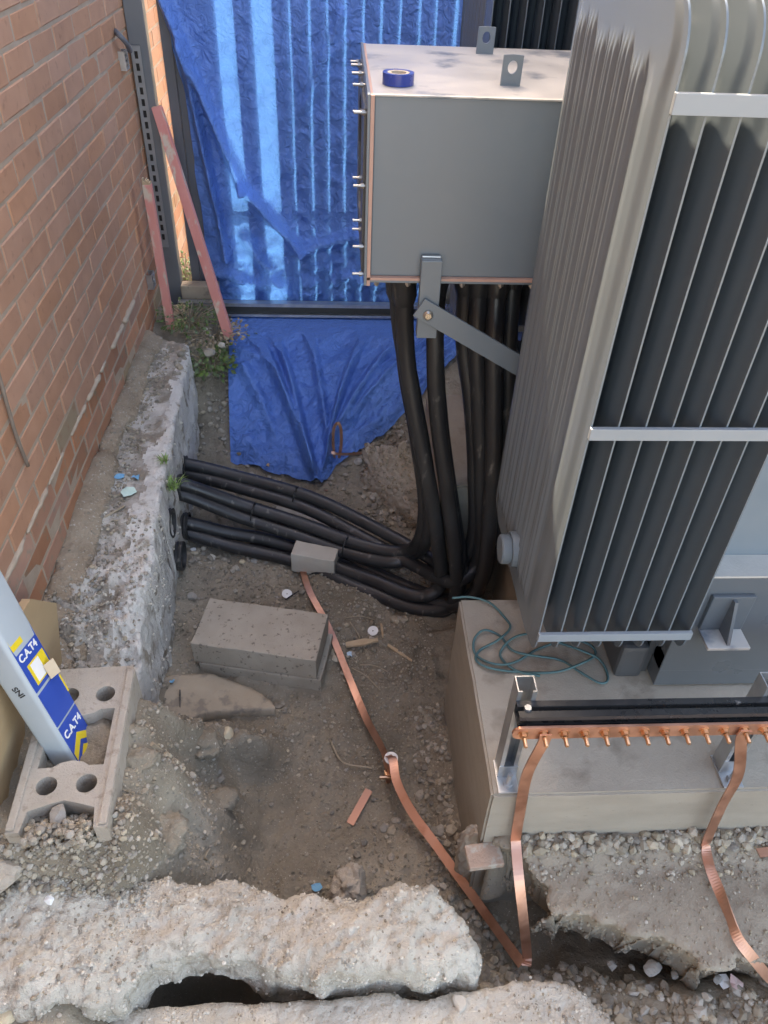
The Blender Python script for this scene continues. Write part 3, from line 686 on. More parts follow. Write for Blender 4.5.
# ------------------------------------------------------------------ transformer
TX0 = .822
tf = thing('transformer', (1.4, 1.9, PADZ), 'large grey power transformer with ribbed radiators and cable box', 'transformer')
tank = part('tank', MB().box((TX0+.03, 1.275, -1.45), (2.35, 3.0, .25), .006), m_paint, tf)
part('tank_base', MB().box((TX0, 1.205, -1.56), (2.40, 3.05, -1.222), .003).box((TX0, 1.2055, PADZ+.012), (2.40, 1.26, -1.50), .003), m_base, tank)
part('base_ledge', MB().box((TX0+.002, 1.203, -1.2205), (2.39, 1.2745, -1.215)), mat('dusty_ledge', (.36, .35, .32), (.46, .44, .4), 10, .6, .001, 120), tank, label='dusty ledge at the foot of the tank')
skid = MB().box((.728, 1.24, PADZ+.001), (.80, 2.95, PADZ+.12), .012)
part('skid_channel', skid, m_dark, tf)
part('tank_wall', MB().box((.805, 1.26, PADZ+.001), (.8215, 2.98, -1.39)), m_dark, tf)
# jacking bracket on the front
bxc = 1.0
pB = ony(730, 600, 1.2); pb0 = ony(712, 640, 1.2)
bx0, bx1 = float(ony(712, 597, 1.2)[0]), float(ony(755, 597, 1.2)[0]); bz1 = float(ony(735, 595, 1.2)[2]); bz0 = float(ony(725, 627, 1.2)[2])
jb = part('jacking_bracket', MB().box((bx0, 1.192, bz0), (bx1, 1.2045, bz1), .003), m_base, tf)
part('foot_plate', MB().box((bx0, 1.135, bz0-.010), (bx1, 1.2045, bz0-.0005), .002), m_lid, jb)
gx = (bx0+bx1)/2
part('gusset', MB().oprism([(1.1915, bz0), (1.142, bz0), (1.18, bz1-.006), (1.1915, bz1-.006)], (gx-.004, 0, 0), (0, 1, 0), (0, 0, 1), (1, 0, 0), 0, .008), m_base, jb)

# radiators
ZB, ZT, YF, YB = -1.395, -.110, 1.125, 1.685
def fin_mesh():
    nf = 7; seam = .016; NP = 26; prof = []
    nyy = nf*NP+5; ys_ = np.concatenate([[YF, YF+seam*.8], np.linspace(YF+seam, YB-seam, nf*NP+1), [YB-seam*.8, YB]])
    zs_ = np.concatenate([np.linspace(ZB, ZB+.10, 12), np.linspace(ZB+.13, ZT-.16, 14), np.linspace(ZT-.13, ZT, 18)])
    mb = MB(); nY, nZ = len(ys_), len(zs_); vs = []
    for sgn in (1, -1):
        for z in zs_:
            rt = .075; rb = .05; y0 = YF; y1 = YB
            if z > ZT-rt: q = (z-(ZT-rt))/rt; c = rt*(1-math.sqrt(max(0, 1-q*q))); y0 += c; y1 -= c
            if z < ZB+rb: q = ((ZB+rb)-z)/rb; c = rb*(1-math.sqrt(max(0, 1-q*q))); y0 += c; y1 -= c
            for y in ys_:
                u = (y-YF-seam)/(YB-YF-2*seam); th = .0016
                if 0 < u < 1:
                    w1 = .20
                    if u < w1: fr = u/w1; k = 0
                    else: ph = (u-w1)/(1-w1)*(nf-1); fr = ph-math.floor(ph); k = min(nf-1, 1+int(ph))
                    topz = ZT-.085-.012*math.sin(k*2.1); botz = ZB+.055
                    lf = min(max((topz-z)/.045, 0), 1)*min(max((z-botz)/.04, 0), 1); lf = math.sin(lf*math.pi/2)
                    e_ = min(fr, 1-fr); bmp = ss(.02, .16, e_)*.72+.28*ss(.16, .5, e_)+(.42*math.exp(-((e_-.0)/.03)**2) if u > w1 else 0)
                    if k == 0: bmp = .5*ss(.02, .40, e_)
                    else: bmp = bmp+.20*(1 if e_ > .07 else 0)*math.cos(2*math.pi*4*fr)
                    th = .0016+.007*bmp*lf+.0035*ss(.0, .06, u)*ss(1, .94, u)*(1-lf)
                yy = y0+(y-YF)/(YB-YF)*(y1-y0)
                vs.append((sgn*th, yy-YF, z-ZB))
    N = nY*nZ; fs = []
    for i in range(nZ-1):
        for j in range(nY-1):
            a = i*nY+j; fs.append((a, a+1, a+nY+1, a+nY)); fs.append((N+a, N+a+nY, N+a+nY+1, N+a+1))
    for i in range(nZ-1):
        a = i*nY; fs.append((a, a+nY, N+a+nY, N+a)); a = i*nY+nY-1; fs.append((a, N+a, N+a+nY, a+nY))
    for j in range(nY-1):
        fs.append((j, N+j, N+j+1, j+1)); a = (nZ-1)*nY+j; fs.append((a, a+1, N+a+1, N+a))
    mb.add(vs, fs); return _mesh('radiator_fin', mb, m_fin, 'auto', (0, 0, 0))
FIN = fin_mesh()
bar_z = [(-.2465, -.2195), (-.779, -.755), (-1.331, -1.308)]
def radiator(dy, label):
    rad = bpy.data.objects.new('radiator', None); C.objects.link(rad); rad.parent = tf; wp = np.array([.62, YF+dy, ZB]); rad.location = tuple(wp-WL[tf.name]); WL[rad.name] = wp; rad['label'] = label
    for k in range(8): inst('fin', FIN, rad, (.452+.0497*k, YF+dy, ZB))
    for z0, z1 in bar_z:
        part('tie_bar', MB().box((.449, YF+dy-.010, z0), (.803, YF+dy-.0005, z1), .001), m_bar, rad)
    for zc, xl in ((ZB+.09, .43), (ZT-.10, .47)):
        h = part('header_pipe', MB().tube([(xl, YF+dy+.27, zc), (.86, YF+dy+.27, zc)], .045, 24), m_paint, rad, 'auto')
        if xl < .45: part('end_cap', MB().tube([(.405, YF+dy+.27, zc), (.408, YF+dy+.27, zc), (.425, YF+dy+.27, zc), (.4295, YF+dy+.27, zc)], [.034, .038, .038, .036], 24), m_paint, h, 'auto')
    return rad
radiator(0, 'near radiator of eight fluted grey fins with three tie bars')
radiator(1.50, 'rear radiator of dark grey fins behind the cable box')

# cable box
BX0, BX1, BY0, BY1, BZ0, BZ1 = .083, TX0+.03, 1.868, 2.465, -.800, -.392
cb = part('cable_box', MB().box((BX0, BY0, BZ0), (BX1, BY1, BZ1), .003), m_paint, tf, label='grey steel cable box on the side of the transformer')
part('lid', MB().box((BX0-.004, BY0-.005, BZ1+.0005), (BX1-.03, BY1+.004, BZ1+.0045), .001), m_lid, cb, label='dusty pale lid with sky reflection painted into its colour')
part('side_gasket', MB().box((BX0-.009, BY0-.012, BZ0-.022), (BX0-.0005, BY1+.012, BZ1+.004)), m_gasket, cb)
part('side_flange', MB().box((BX0-.016, BY0-.012, BZ0-.022), (BX0-.0095, BY1+.012, BZ1+.006), .001), m_paint, cb)
fr_ = holed_plate([(BY0+.02, BZ0+.0), (BY1-.02, BZ0+.0), (BY1-.02, BZ1-.03), (BY0+.02, BZ1-.03)], [circ(2.16, -.60, .15, 28)], .006, (BX0-.0165, 0, 0), (0, 1, 0), (0, 0, 1), (-1, 0, 0))
part('side_cover', fr_, m_dark, cb)
part('bottom_gasket', MB().box((BX0-.0085, BY0-.012, BZ0-.007), (BX1-.02, BY1, BZ0-.0005)), m_gasket, cb)
gl = part('gland_plate', MB().box((BX0-.008, BY0-.010, BZ0-.014), (BX1-.02, BY1, BZ0-.0075), .001), m_paint, cb)
def bolt(p, d, L, r=.006, parent=cb, M=None):
    p, d = np.array(p, float), np.array(d, float)
    mb = MB(); mb.tube([p, p+d*L], r*.62, 8); mb.tube([p+d*L*.12, p+d*(L*.12+.008)], r*1.25, 6); return part('bolt', mb, M or m_zinc, parent, 'auto')
for yy, zz in ((BY1-.01, -.43), (BY1-.14, -.415), (BY1-.27, -.41), (BY1-.40, -.41), (BY0+.02, -.43), (BY0+.16, -.46), (BY0+.12, -.60), (BY0+.01, -.585), (BY0+.10, -.72), (BY0+.01, -.73), (BY0+.01, -.80), (BY0+.05, -.68)):
    bolt((BX0-.0165, yy, zz), (-1, 0, 0), .028, .005)
for xx in (.10, .18, .32, .42, .50): bolt((xx, BY0+.004, BZ0-.0145), (0, 0, -1), .014, .006)
for px, py in ((484.5, 54), (510, 86)):
    p = onz(px, py, BZ1+.0045)
    outl = [(-.023, 0), (.023, 0), (.024, .062), (.0, .0635), (-.022, .062)]
    part('lifting_lug', holed_plate(outl, [circ(.001, .038, .0115, 18, .014)], .008, p, (1, 0, 0), (0, 0, 1), (0, 1, 0)), m_paint, cb)
# stay: upright channel and diagonal flat
sx = float(ony(431, 270, BY0-.02)[0]); sz1 = float(ony(431, 259, BY0-.02)[2]); sz0 = float(ony(430, 322, BY0-.02)[2])
st = part('stay_upright', MB().box((sx-.026, BY0-.034, sz0-.04), (sx+.026, BY0-.0055, sz1), .002), m_paint, cb)
part('weld', MB().box((sx-.024, BY0-.016, sz1+.0002), (sx+.024, BY0-.006, sz1+.005), .002), m_galv, st)
a = ony(419, 307, BY0-.042); b_ = ony(530, 372, BY0-.042); ax = (b_-a)/np.linalg.norm(b_-a); nrm = np.array([0, -1.0, 0]); up = np.cross(ax, nrm)
part('stay_diagonal', MB().obox((a+b_)/2, ax, nrm, up, (np.linalg.norm(b_-a)/2, .0035, .027), .001), m_paint, cb)
pb_ = ony(428, 315, BY0-.046); part('stay_bolt', MB().tube([pb_, pb_+np.array([0, -.005, 0]), pb_+np.array([0, -.010, 0])], [.013, .013, .008], 16), m_zinc, cb, 'auto')

# roll of tape on the lid
tp = onz(398, 84, BZ1+.005); tr_ = thing('tape_roll', tp, 'roll of blue electrical tape lying on the cable box lid', 'tape')
ring = MB(); n = 32
for r0, r1, nm, M_, h in ((.026, .036, 'tape', m_tape, .024), (.018, .0258, 'core', mat('tape_core', (.5, .42, .32), (.56, .48, .38), 20, .8), .0236)):
    mb = MB(); vs = []; 
    for k in range(n):
        a_ = 2*math.pi*k/n; ca, sa = math.cos(a_), math.sin(a_)
        for r, z in ((r1, 0), (r1, h), (r0, h), (r0, 0)): vs.append((tp[0]+r*ca, tp[1]+r*sa, tp[2]+z+.0003))
    fs = []
    for k in range(n):
        k2 = (k+1) % n
        for j in range(4): fs.append((k*4+j, k2*4+j, k2*4+(j+1) % 4, k*4+(j+1) % 4))
    mb.add(vs, fs); part(nm, mb, M_, tr_, 'auto')

# ------------------------------------------------------------------ ducts and cables
FX = -.60
def duct(px, py, Xp, r, lab, out_=.03, tilt=0):
    p = onx(px, py, Xp); t = thing('cable_duct', p, lab, 'duct', 'cable ducts through the footing')
    prof = [(-.10, r*.86), (-.10, r)]+[(-.09+.006*i, r*(1.0 if i % 2 else .93)) for i in range(int((out_+.09)/.006))]+[(out_, r), (out_, r*.84), (-.10, r*.84)]
    n = 28; vs = []; fs = []
    for k in range(n):
        a_ = 2*math.pi*k/n
        for dx, rr in prof: vs.append((p[0]+dx, p[1]+rr*math.cos(a_), p[2]+rr*math.sin(a_)))
    m_ = len(prof)
    for k in range(n):
        k2 = (k+1) % n
        for j in range(m_-1): fs.append((k*m_+j, k2*m_+j, k2*m_+j+1, k*m_+j+1))
    part('corrugated_sleeve', MB().add(vs, fs), m_duct, t, 'auto')
    part('dark_bore', MB().tube([(p[0]-.10, p[1], p[2]), (p[0]-.09, p[1], p[2])], r*.84, 24), m_void, t)
    return p
dA = duct(184, 468, -.632, .052, 'farthest black duct end high in the footing, holding the upper cable pair', .012)
dB = duct(180, 487, -.618, .052, 'black duct end beside the grass tuft, holding the middle cable pair', .010)
dC = duct(170, 523, -.612, .056, 'empty black duct ring nearest the camera high on the footing', .012)
dD = duct(186, 526, -.605, .056, 'black duct ring holding the lowest pair of cables', .014)
dE = duct(178, 556, -.600, .056, 'empty corrugated duct end lowest on the footing', .022)

def hz(*L): return [onz(x, y, z) for x, y, z in L]
def vy(*L): return [ony(x, y, Y) for x, y, Y in L]
def inx(p, dy=0, dz=0): return [np.array([FX-.10, p[1]+dy, p[2]+dz]), np.array([FX-.01, p[1]+dy*.9, p[2]+dz])]
RC = .0262
def cable(pts, lab, r=RC, boot=True, up=True):
    if up: pts = pts[:-1]+[np.array([pts[-1][0], pts[-1][1], BZ0-.005])]
    path = catmull(pts, 9); t = thing('power_cable', path[0], lab, 'cable', 'black power cables')
    part('sheath', MB().tube(path, r, 12), m_cable, t, True)
    if up:
        q = path[-1]; e = path[-4]-q; e /= np.linalg.norm(e)
        part('boot', MB().tube([q, q+e*.10, q+e*.125], [r*1.32, r*1.32, r*1.08], 14), m_cable, t, 'auto')
ytp = 2.06
cable(inx(dA, 0, .018)+hz((240, 477, -1.955), (310, 497, -1.985), (370, 525, -2.02), (425, 555, -2.03), (450, 568, -1.97))+vy((473, 540, 1.99), (475, 470, 2.0), (471, 400, 2.03), (464, 340, 2.06), (463, 294, ytp)), 'upper cable of the farthest pair, rising third from the left')
cable(inx(dA, -.02, -.022)+hz((240, 488, -1.985), (305, 508, -2.015), (362, 537, -2.05), (416, 566, -2.06), (452, 581, -1.97))+vy((478, 560, 1.97), (481, 480, 1.98), (479, 400, 2.0), (477, 340, 2.02), (476, 294, ytp)), 'lower cable of the farthest pair, rising behind the diagonal stay')
cable(inx(dB, 0, .016)+hz((240, 504, -1.985), (300, 523, -2.03), (350, 541, -2.055), (388, 551, -2.055), (409, 550, -2.02))+vy((421, 537, 2.08), (425, 500, 2.05), (416, 430, 2.05), (405, 360, 2.06), (399, 290, ytp)), 'leftmost rising cable, hooking up from the middle pair')
cable(inx(dB, -.02, -.024)+hz((240, 517, -2.025), (296, 535, -2.07), (345, 552, -2.095), (391, 562, -2.08), (416, 553, -2.03))+vy((430, 530, 2.02), (428, 480, 2.01), (414, 400, 2.02), (401, 330, 2.03), (395, 290, 2.0)), 'second cable of the middle pair, rising beside the leftmost one')
cable(inx(dD, 0, .02)+hz((230, 533, -2.09), (265, 539, -2.11), (300, 550, -2.13), (342, 569, -2.14), (378, 582, -2.13), (408, 594, -2.12), (428, 595, -2.10), (441, 583, -2.04))+vy((439, 550, 1.96), (430, 490, 1.96), (416, 420, 1.98), (406, 350, 2.0), (402, 290, 1.98)), 'upper cable of the lowest pair, bending tightly up beside the leftmost risers')
cable(inx(dD, -.02, -.022)+hz((230, 546, -2.12), (290, 560, -2.15), (335, 578, -2.165), (371, 592, -2.165), (410, 607, -2.16), (440, 609, -2.13), (455, 598, -2.06))+vy((456, 560, 1.93), (447, 490, 1.95), (437, 410, 1.98), (435, 340, 2.0), (433, 290, ytp)), 'lower cable of the lowest pair, rising behind the upright stay')
cable(hz((250, 548, -2.155), (300, 562, -2.16), (350, 585, -2.165), (400, 604, -2.17), (435, 612, -2.16), (452, 603, -2.10))+vy((461, 570, 1.95), (451, 500, 1.98), (440, 420, 2.0), (435, 340, 2.03), (436, 290, 2.1)), 'cable rising just right of the upright stay, half hidden')
cable(hz((330, 560, -2.15), (400, 590, -2.16), (450, 605, -2.10))+vy((480, 585, 1.90), (491, 500, 1.93), (494, 400, 1.97), (494, 340, 2.0), (494, 292, ytp)), 'right hand riser close to the ribbed radiator face')
cable(hz((340, 555, -2.15), (410, 588, -2.16), (460, 600, -2.08))+vy((486, 570, 1.95), (502, 480, 2.0), (508, 400, 2.03), (509, 340, 2.06), (508, 292, 2.12)), 'rightmost riser in shadow behind the ribbed radiator face')
for (px, py, z, ang, lab) in ((295, 496, -1.985, 15, 'cable tie round the farthest cable pair'), (253, 512, -2.0, 10, 'cable tie round the middle pair nearer the ducts'), (345, 546, -2.065, 20, 'cable tie round the middle pair near the grey block')):
    c = onz(px, py, z); vs = []
    d = np.array([math.cos(math.radians(-ang)), math.sin(math.radians(-ang)), -.15]); d /= np.linalg.norm(d); u = np.array([0, 0, 1.0]); u -= d*(u@d); u /= np.linalg.norm(u); v = np.cross(d, u)
    pts = [c+(u*math.cos(t)*.043+v*math.sin(t)*.034) for t in np.linspace(0, 2*math.pi, 26)]
    single('cable_tie', MB().tube(pts, .0028, 6), m_black, lab, 'cable tie', 'cable ties', smooth=True)

# ------------------------------------------------------------------ blocks
def block(px_c, z, yaw, h, M_, lab, name='concrete_block', cat='block', ch=.004, seed=0, group=None):
    c = onz(*px_c, z) if len(px_c) == 2 else np.array(px_c); ca, sa = math.cos(yaw), math.sin(yaw)
    bm = bmesh.new(); bmesh.ops.create_cube(bm, size=2)
    for v in bm.verts: v.co = Vector((v.co.x*h[0], v.co.y*h[1], v.co.z*h[2]))
    bmesh.ops.bevel(bm, geom=bm.edges[:], offset=ch, segments=2, affect='EDGES', profile=.6)
    bmesh.ops.subdivide_edges(bm, edges=[e for e in bm.edges if e.calc_length() > .05], cuts=10, use_grid_fill=True)
    bm.verts.index_update(); v = np.array([q.co for q in bm.verts]); fs = [[q.index for q in f.verts] for f in bm.faces]; bm.free()
    for k in range(3): v[:, k] += .0022*fbm(v[:, 0]+seed, v[:, 1], v[:, 2], 22, 3, 90+k)
    wv = np.stack([c[0]+v[:, 0]*ca-v[:, 1]*sa, c[1]+v[:, 0]*sa+v[:, 1]*ca, c[2]+v[:, 2]+h[2]], 1)
    return single(name, MB().add(wv, fs), M_, lab, cat, group)
ycb = math.radians(-11)
block((-.248, 1.768, -2.185), 0, ycb, (.214, .105, .03), m_block, 'lower dense concrete block half buried under the brown one', seed=4)
block((-.265, 1.775, -2.123), 0, ycb, (.215, .105, .048), m_block, 'brown dense concrete block resting on another in the trench', seed=1)
block((316, 566), -2.165, math.radians(-14), (.088, .05, .046), m_block2, 'small pale concrete brick propping up the black cables', seed=9)
block((310, 528), -2.16, math.radians(-22), (.17, .04, .02), m_block2, 'long pale concrete strip under the cables by the clay', name='concrete_strip', cat='concrete', seed=6)
0 and block((338, 700), -2.19, math.radians(-11), (.02, .03, .03), m_block2, 'small concrete offcut against the end of the brown block', name='concrete_offcut', cat='concrete', seed=7)

# hollow block
hb_c = np.array([-.622, 1.075]); hz1 = -1.625; hz0 = -1.775
def cavity(cx, cy, hw, hh):
    return [(cx-hw*.55, cy-hh), (cx-hw*.35, cy-hh*.86), (cx, cy-hh*.80), (cx+hw*.35, cy-hh*.86), (cx+hw*.55, cy-hh), (cx+hw, cy-hh), (cx+hw, cy+hh), (cx+hw*.55, cy+hh), (cx+hw*.35, cy+hh*.86), (cx, cy+hh*.8), (cx-hw*.35, cy+hh*.86), (cx-hw*.55, cy+hh), (cx-hw, cy+hh), (cx-hw, cy-hh)]
outl = [(-.107, -.22), (-.078, -.22), (-.072, -.172), (-.03, -.158), (0, -.15), (.03, -.158), (.072, -.172), (.078, -.22), (.107, -.22), (.107, .205), (.098, .22), (-.098, .22), (-.107, .205)]
holes = [circ(-.044, -.112, .0235, 24), circ(.044, -.112, .0235, 24), circ(-.044, .135, .0235, 24), circ(.044, .135, .0235, 24), cavity(0, .012, .074, .078)]
hb = thing('hollow_block', (hb_c[0], hb_c[1], hz0), 'grey hollow concrete block with round holes, scanner tip standing in it', 'block')
yw = math.radians(3); uu = (math.cos(yw), math.sin(yw), 0); vv = (-math.sin(yw), math.cos(yw), 0)
body = holed_plate(outl, holes, hz1-hz0, (hb_c[0], hb_c[1], hz0), uu, vv, (0, 0, 1))
part('body', body, m_hollow, hb)
def loc(a, b, z): return np.array([hb_c[0]+uu[0]*a+vv[0]*b, hb_c[1]+uu[1]*a+vv[1]*b, z])
for sx_ in (-1, 1):
    part('rim', MB().obox(loc(sx_*.097, -.005, hz1+.0035), uu, vv, (0, 0, 1), (.009, .21, .0035), .003), m_hollow, hb)
part('floor_web', MB().obox(loc(0, 0, hz0+.012), uu, vv, (0, 0, 1), (.07, .14, .006)), m_hollow, hb)

# plywood between block and wall
single('plywood_board', MB().oprism([(.76, -1.86), (1.40, -1.80), (1.50, -1.60), (1.385, -1.46), (.98, -1.38), (.70, -1.45)], (-.80, 0, 0), (0, 1, 0), (0, 0, 1), (1, 0, .0), 0, .022), m_ply, 'offcut of brown plywood standing between brick wall and hollow block', 'plywood')

# cable avoidance scanner leaning in the block
cat0 = np.array([-.630, 1.078, -1.742]); ca_ = np.array([-.165, .14, .50]); ca_ /= np.linalg.norm(ca_)
cw = np.array([0.05, 1.0, 0]); cw -= ca_*(cw@ca_); cw /= np.linalg.norm(cw); cn = np.cross(cw, ca_); cn = cn if cn[0] > 0 else -cn
scn = thing('cable_scanner', cat0, 'grey and blue hand held cable scanner leaning to the wall, tip in hollow block', 'scanner')
def rrect(hw, hh, r, n=5):
    out = []
    for cx, cy, a0 in ((hw-r, hh-r, 0), (-hw+r, hh-r, 90), (-hw+r, -hh+r, 180), (hw-r, -hh+r, 270)):
        for k in range(n): a_ = math.radians(a0+90*k/(n-1)); out.append((cx+r*math.cos(a_), cy+r*math.sin(a_)))
    return out
CW, CT = .051, .032
def loft(secs):
    vs = []; n = len(secs[0][1])
    for d, pr in secs:
        for a, b in pr: vs.append(cat0+ca_*d+cw*a+cn*b)
    fs = []
    for i in range(len(secs)-1):
        for k in range(n): k2 = (k+1) % n; fs.append((i*n+k, i*n+k2, (i+1)*n+k2, (i+1)*n+k))
    fs += [tuple(range(n-1, -1, -1)), tuple((len(secs)-1)*n+k for k in range(n))]
    return MB().add(vs, fs)
part('housing', loft([(.004, rrect(CW*.93, CT*.9, .010)), (.014, rrect(CW, CT, .012)), (.30, rrect(CW*1.06, CT*1.08, .012)), (.62, rrect(CW*1.12, CT*1.3, .014)), (.66, rrect(CW*1.0, CT*1.1, .014))]), m_catgrey, scn, 'auto')
part('toe_strip', loft([(0, rrect(CW*.95, CT*.95, .010)), (.007, rrect(CW*1.02, CT*1.03, .012))]), m_catyel, scn, 'auto')
lp = lambda d, a, h=0: cat0+ca_*d+cw*a+cn*(CT*(1+.08*min(d, .3)/.3)+.0004+h)
def panel(name, d0, d1, M_, h=.0012, a0=-.84, a1=.84):
    n_ = 6; vs = []; 
    for i in range(n_+1):
        d = d0+(d1-d0)*i/n_; k = CW*(1+.06*d/.3)
        for a, hh in ((a0, -.002), (a0, h), (a1, h), (a1, -.002)): vs.append(lp(d, a*k, hh))
    fs = [(0, 1, 2, 3), tuple(n_*4+q for q in (3, 2, 1, 0))]
    for i in range(n_):
        for q in range(3): fs.append((i*4+q, i*4+q+1, (i+1)*4+q+1, (i+1)*4+q))
    return part(name, MB().add(vs, fs), M_, scn)
low = panel('chevron_label', .018, .160, m_catblue)
for k, d in enumerate((.030, .068)):
    q = MB(); 
    for sg in (-1, 1):
        pts = [(0, d+.042), (sg*CW*.83, d+.012), (sg*CW*.83, d-.010), (0, d+.020)]
        vs = [lp(dd, aa, .0013) for aa, dd in pts]+[lp(dd, aa, .0017) for aa, dd in pts]
        q.add(vs, [(0, 1, 2, 3), (7, 6, 5, 4), (0, 4, 5, 1), (1, 5, 6, 2), (2, 6, 7, 3), (3, 7, 4, 0)])
    part('chevron', q, m_catyel, low)
part('lettering', text_mb('C.A.T4', .027, lp(.122, -CW*.80, .0014), cw, ca_, cn), m_white, low)
panel('blue_window', .166, .262, m_catblue)
upp = panel('upper_label', .270, .42, m_catblue)
stk = panel('yellow_sticker', .280, .335, m_catyel, .0018, -.55, .75)
part('white_sticker', MB().add([lp(d, a*CW, h) for h in (.0012, .0024) for d, a in ((.284, -.4), (.331, -.4), (.331, .3), (.284, .3))], [(3, 2, 1, 0), (4, 5, 6, 7), (0, 1, 5, 4), (1, 2, 6, 5), (2, 3, 7, 6), (3, 0, 4, 7)]), m_white, scn)
part('lettering', text_mb('C.A.T4', .026, lp(.350, -CW*.80, .0014), cw, ca_, cn), m_white, upp)
panel('yellow_sticker', .385, .42, m_catyel, .0018, -.8, .0)
part('calibration_tag', MB().obox(lp(.285, CW*.45, .012), cw*.9+cn*.43, ca_, cn*.9-cw*.43, (.014, .02, .0008)), m_card, scn)
sidew = -cw
part('handwriting', text_mb('SNI', .022, cat0+ca_*.30+sidew*(CW*1.064)+cn*(-.010), -ca_*.9+cn*.3, cn*.95+ca_*.3, sidew, .0003), m_black, scn)
part('yellow_edge_mark', MB().add([lp(d, a*CW, h) for h in (.001, .0016) for d, a in ((.20, .86), (.25, .86), (.25, .97), (.20, .97))], [(3, 2, 1, 0), (4, 5, 6, 7), (0, 1, 5, 4), (1, 2, 6, 5), (2, 3, 7, 6), (3, 0, 4, 7)]), m_catyel, scn)

# ------------------------------------------------------------------ earth bar on channel posts
def chan_post(x, y, z0, z1, lab):
    t = thing('channel_post', (x, y, z0), lab, 'post', 'galvanised channel posts')
    h = .0205; w_ = .0025; mb = MB()
    mb.box((x-h, y-h, z0+.006), (x-h+w_, y+h, z1)).box((x+h-w_, y-h, z0+.006), (x+h, y+h, z1)).box((x-h+w_, y+h-w_, z0+.006), (x+h-w_, y+h, z1))
    mb.box((x-h+w_, y-h, z0+.006), (x-.011, y-h+w_, z1)).box((x+.011, y-h, z0+.006), (x+h-w_, y-h+w_, z1))
    part('channel', mb, m_galv, t)
    part('base_plate', MB().box((x-.024, y-.062, z0), (x+.024, y+.024, z0+.006), .001), m_galv, t)
    bb = part('anchor_bolt', MB().tube([(x, y-.042, z0+.006), (x, y-.042, z0+.05)], .006, 10).tube([(x, y-.042, z0+.0065), (x, y-.042, z0+.018)], .0115, 6), m_galv, t, 'auto')
    part('bracket_web', MB().box((x-.022, y-.0225, z0+.006), (x+.022, y-.0206, z0+.05)), m_galv, t)
ex1 = float(ony(764, 690, .985)[0])
PYc = .978
chan_post(.392, PYc, PADZ, -1.30, 'galvanised channel post near the plinth corner under the earth bar')
chan_post(ex1+.0, PYc, PADZ, -1.30, 'galvanised channel post at the right edge of the photo under the earth bar')
er = thing('earth_bar_rail', (.9, .935, -1.35), 'black channel rail bolted across two posts behind the copper earth bar', 'rail')
rx0, rx1 = .372, 1.75; ry0, ry1 = .915, .9565; rz0, rz1 = -1.366, -1.330
part('channel', MB().box((rx0, ry0, rz0), (rx1, ry0+.0025, rz0+.012)).box((rx0, ry0, rz1-.012), (rx1, ry0+.0025, rz1)).box((rx0, ry1-.0025, rz0), (rx1, ry1, rz1)).box((rx0, ry0+.0026, rz1-.0025), (rx1, ry0+.015, rz1)).box((rx0, ry1-.013, rz1-.0025), (rx1, ry1-.0026, rz1)).box((rx0, ry0+.015, rz1-.010), (rx1, ry0+.0165, rz1-.0005)).box((rx0, ry1-.0145, rz1-.010), (rx1, ry1-.013, rz1-.0005)).box((rx0, ry0+.0026, rz0), (rx1, ry1-.0026, rz0+.0025)), m_black, er)
part('lower_cover', MB().box((rx0, .9085, rz0-.022), (rx1, .9145, rz0+.004), .001), m_black, er)
part('bolt', MB().tube([(.392, .936, rz1-.004), (.392, .936, rz1+.006)], .008, 6), m_galv, er, 'auto')
eb = thing('earth_bar', (.9, .90, -1.42), 'long copper earth bar with a row of brass studs and nuts', 'earth bar')
ebz1 = float(ony(600, 727, .903)[2]); ebz0 = ebz1-.038; ebx0 = float(ony(513, 733, .90)[0])
bp = [(ebx0+.019-.019*math.sin(t), (ebz0+ebz1)/2+.019*math.cos(t)) for t in np.linspace(0, math.pi, 9)]
part('bar', MB().oprism(bp+[(1.70, ebz0), (1.70, ebz1)], (0, .9085, 0), (1, 0, 0), (0, 0, 1), (0, -1, 0), 0, .006), m_copper, eb)
bxs = [float(ony(px, 735, .90)[0]) for px in (523.5, 544.5)]; pitch = .0428; zc = (ebz0+ebz1)/2
k = 0
while bxs[0]+k*pitch < 1.68:
    xx = bxs[0]+k*pitch; mb = MB(); y = .9024
    mb.tube([(xx, y, zc), (xx, y-.002, zc)], .0115, 16); mb.tube([(xx, y-.002, zc), (xx, y-.010, zc)], .0085, 6)
    mb.tube([(xx, y-.011, zc), (xx, y-.029, zc-.001), (xx, y-.031, zc-.001)], [.0046, .0046, .0036], 10)
    part('stud', mb, m_brass, eb, 'auto'); k += 1
part('nut_head', MB(). tube([(1.6, .9145, zc), (1.6, .9090, zc)], .008, 6), m_brass, eb)

# ------------------------------------------------------------------ copper tape
def ribbon(pts, wdirs, wid=.025, th=.003, k=8):
    P = catmull(pts, k); Wd = catmull(wdirs, k); vs = []; fs = []
    for i, p in enumerate(P):
        t = P[min(i+1, len(P)-1)]-P[max(i-1, 0)]; t /= np.linalg.norm(t)+1e-9
        w_ = Wd[i]-t*(Wd[i]@t); w_ /= np.linalg.norm(w_)+1e-9; nn = np.cross(t, w_)
        for a, b in ((-1, -1), (1, -1), (1, 1), (-1, 1)): vs.append(p+w_*a*wid/2+nn*b*th/2)
    n = len(P)
    for i in range(n-1):
        for j in range(4): fs.append((i*4+j, i*4+(j+1) % 4, (i+1)*4+(j+1) % 4, (i+1)*4+j))
    fs += [(3, 2, 1, 0), tuple((n-1)*4+j for j in range(4))]
    return MB().add(vs, fs)
def ong(px, py, dz=.004):
    z = -2.15
    for _ in range(6): p = onz(px, py, z); z = float(gh(p[0], p[1]))+dz
    return onz(px, py, z)
X_ = np.array([1.0, 0, 0])
